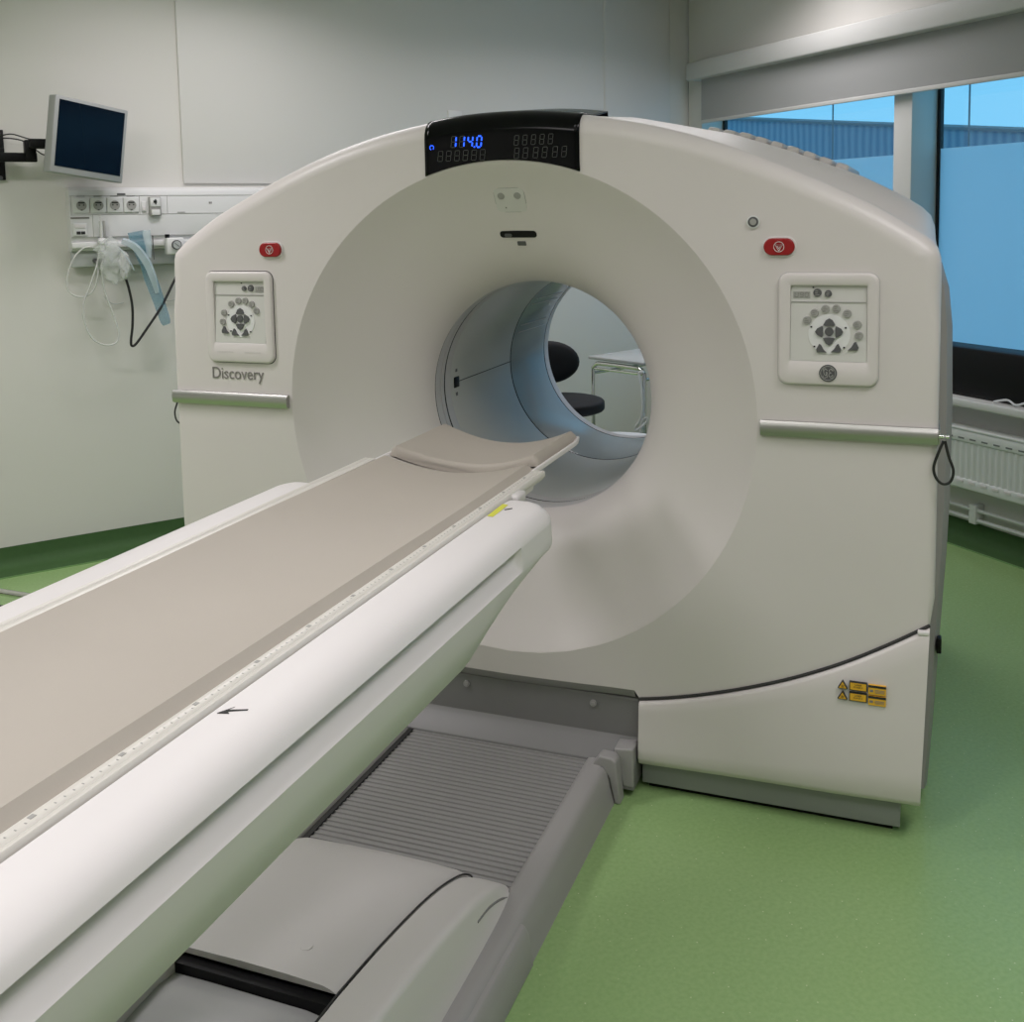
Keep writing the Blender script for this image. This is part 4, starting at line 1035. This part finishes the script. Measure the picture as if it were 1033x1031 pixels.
bm_obj('top_slots', bm, M['slot'], RD, smooth=False, xf=RM)
bm = bmesh.new()
for i in range(42):
    y = ry0+.03+(ry1-ry0-.05)*i/41.5; add_box(bm, (XW-.118, y, .316), (XW-.112, y+.034, .327))
bm_obj('lower_beads', bm, M['bed_white'], RD, smooth=False, xf=RM)
box('top_grille', (XW-.116, ry0-.01, .560), (XW-.045, ry1+.01, .572), M['radiator'], RD, bev=.003, xf=RM)
box('wall_bracket', (XW-.05, .5, .3), (XW-.002, .54, .5), M['radiator'], RD, xf=RM)
for z, lab in ((.175, 'upper white heating pipe running along the wall under the radiator'), (.128, 'lower white heating pipe running just above the green skirting')):
    o = tube('heating_pipe', [(XW-.04, -3.5, z), (XW-.04, 3.1, z)], .0095, M['pipe'], k=0, n=12, xf=RM); tagit(o, lab, 'pipe', 'heating pipes')
for y in (.85, -.6, 2.3):
    o = box('pipe_clip', (XW-.056, y-.02, .11), (XW-.001, y+.02, .20), M['radiator'], bev=.003, xf=RM)
    tagit(o, 'small white clip holding the heating pipes, ' + {.85: 'right beside the scanner', -.6: 'out to the right', 2.3: 'behind the scanner'}[y], 'pipe clip', 'pipe clips')
BX = thing('black_equipment_box', 'long low black box standing on the window sill', 'box', (XW+.05, .3, .705), xf=RM)
box('box_body', (XW-.055, -.9, .716), (XW+.10, 1.16, .935), M['black'], BX, bev=.01, xf=RM)
box('box_foot', (XW-.045, -.85, .705), (XW+.09, 1.08, .718), M['rubber'], BX, xf=RM)
o = tube('white_cable', [(XW-.085, .72, .712), (XW-.07, .66, .728), (XW-.085, .60, .716), (XW-.07, .55, .732), (XW-.085, .5, .716), (XW-.09, .4, .712)], .005, M['cloth'], n=6, xf=RM)
tagit(o, 'white cable lying on the sill in front of the black box', 'cable')

# ================================================================ BEHIND THE SCANNER
ST = thing('swivel_chair', 'black swivel stool with round padded seat and oval backrest behind the scanner', 'chair', (-.47, 1.95, 0))
def puff(name, c, rx, ry, rz, m, parent, xf=None, p=3.0):
    bm = bmesh.new(); bmesh.ops.create_uvsphere(bm, u_segments=32, v_segments=16, radius=1)
    for v_ in bm.verts:
        a = v_.co; k = abs(a.z)**p; rr_ = math.hypot(a.x, a.y)
        if rr_ > 1e-6:
            nr_ = (1-abs(a.z)**p)**(1/p); v_.co.x *= nr_/rr_; v_.co.y *= nr_/rr_
        v_.co = Vector((v_.co.x*rx, v_.co.y*ry, v_.co.z*rz))+Vector(c) if xf is None else xf @ Vector((v_.co.x*rx, v_.co.y*ry, v_.co.z*rz))
    return bm_obj(name, bm, m, parent, angle=60)
puff('seat', (-.44, 1.82, .722), .200, .200, .033, M['fabric'], ST, p=5.0)
puff('backrest', (0, 0, 0), .150, .100, .035, M['fabric'], ST, xf=Matrix.Translation((-.530, 1.90, .905)) @ Matrix.Rotation(.45, 4, 'Z') @ Matrix.Rotation(PI/2, 4, 'X'))
tube('back_arm', [(-.47, 1.92, .69), (-.52, 2.0, .70), (-.55, 2.0, .76), (-.545, 1.96, .88)], .012, M['black'], ST)
bm = bmesh.new(); cyl_bm(bm, (-.44, 1.82, .50), .025, .46, 'z', 20); cyl_bm(bm, (-.44, 1.82, .20), .035, .2, 'z', 20); bm_obj('gas_column', bm, M['chrome'], ST)
for k in range(5):
    a = k*2*PI/5+.3; tube('leg', [(-.44, 1.82, .11), (-.44+.14*math.cos(a), 1.82+.14*math.sin(a), .09), (-.44+.28*math.cos(a), 1.82+.28*math.sin(a), .06)], .016, M['black'], ST)
    bm = bmesh.new(); cyl_bm(bm, (-.44+.28*math.cos(a), 1.82+.28*math.sin(a), .026), .026, .03, 'x', 16); bm_obj('castor', bm, M['rubber'], ST)

TRX = Matrix.Translation((-.43, 2.30, 0)) @ Matrix.Rotation(-.477, 4, 'Z') @ Matrix.Diagonal((.88, 1, 1, 1))
TR = thing('steel_trolley', 'chrome tube trolley with flat grey top standing behind the scanner', 'trolley', (.17, .3, 0), xf=TRX)
box('table_top', (-.02, -.015, .870), (.40, .60, .885), M['glass_top'], TR, bev=.004, xf=TRX)
for y in (.0, .56):
    tube('leg_frame', [(.0, y, .04), (.0, y, .4), (.0, y, .79), (.006, y, .828), (.03, y, .848), (.08, y, .852), (.30, y, .852), (.355, y, .848), (.378, y, .828), (.384, y, .79), (.384, y, .4), (.384, y, .04)], .011, M['chrome'], TR, xf=TRX)
    for x in (0, .384):
        bm = bmesh.new(); cyl_bm(bm, (x, y, .025), .025, .018, 'x', 16); bm_obj('castor', bm, M['rubber'], TR, xf=TRX)
tube('side_bar', [(.0, .01, .80), (.0, .55, .80)], .008, M['chrome'], TR, k=0, xf=TRX); tube('side_bar', [(.384, .01, .80), (.384, .55, .80)], .008, M['chrome'], TR, k=0, xf=TRX)
tube('front_bar', [(.012, .0, .825), (.372, .0, .825)], .007, M['chrome'], TR, k=0, xf=TRX)
box('lower_shelf', (.0, .0, .28), (.384, .56, .30), M['glass_top'], TR, xf=TRX)
tr_c = tube('cloth_strap', [(.400, -.02, .842), (.372, -.024, .83), (.392, -.026, .76), (.398, -.026, .68), (.388, -.028, .62), (.352, -.03, .575), (.36, -.03, .560), (.42, -.028, .60), (.43, -.028, .625), (.395, -.028, .60), (.388, -.028, .53), (.40, -.028, .49)], .008, M['cloth'], None, n=8, xf=TRX, flat=.6)
tagit(tr_c, 'white cloth strap knotted around the trolley leg behind the scanner', 'strap')
o = puff('folded_linen', (-.10, 1.66, .585), .22, .13, .05, M['cloth'], None); tagit(o, 'white folded linen lying behind the lower rim of the scanner opening', 'linen')
lt = thing('low_white_table', 'low white table under the folded linen behind the scanner', 'table', (-.10, 1.66, 0))
box('table_top', (-.36, 1.52, .515), (.20, 1.80, .535), M['bed_white'], lt, bev=.005)
for x in (-.33, .17):
    for y in (1.55, 1.77): box('leg', (x-.012, y-.012, 0), (x+.012, y+.012, .516), M['steel'], lt)

# chrome frame on the floor, left of the table
CF_ = thing('chrome_frame', 'low chrome and black tube frame on the floor left of the patient table', 'frame', (-2.2, .36, 0))
tube('chrome_bar', [(-2.9, .45, .10), (-2.40, .43, .10), (-2.20, .426, .10), (-1.9, .42, .10)], .014, M['chrome'], CF_)
tube('black_bar', [(-2.88, .35, .075), (-2.34, .335, .075), (-2.10, .33, .075), (-1.9, .33, .075)], .016, M['black'], CF_)
for x, y in ((-2.85, .43), (-1.93, .40)):
    bm = bmesh.new(); cyl_bm(bm, (x, y, .03), .03, .025, 'x', 18); cyl_bm(bm, (x, y, .07), .01, .06, 'z', 10); bm_obj('castor', bm, M['rubber'], CF_)
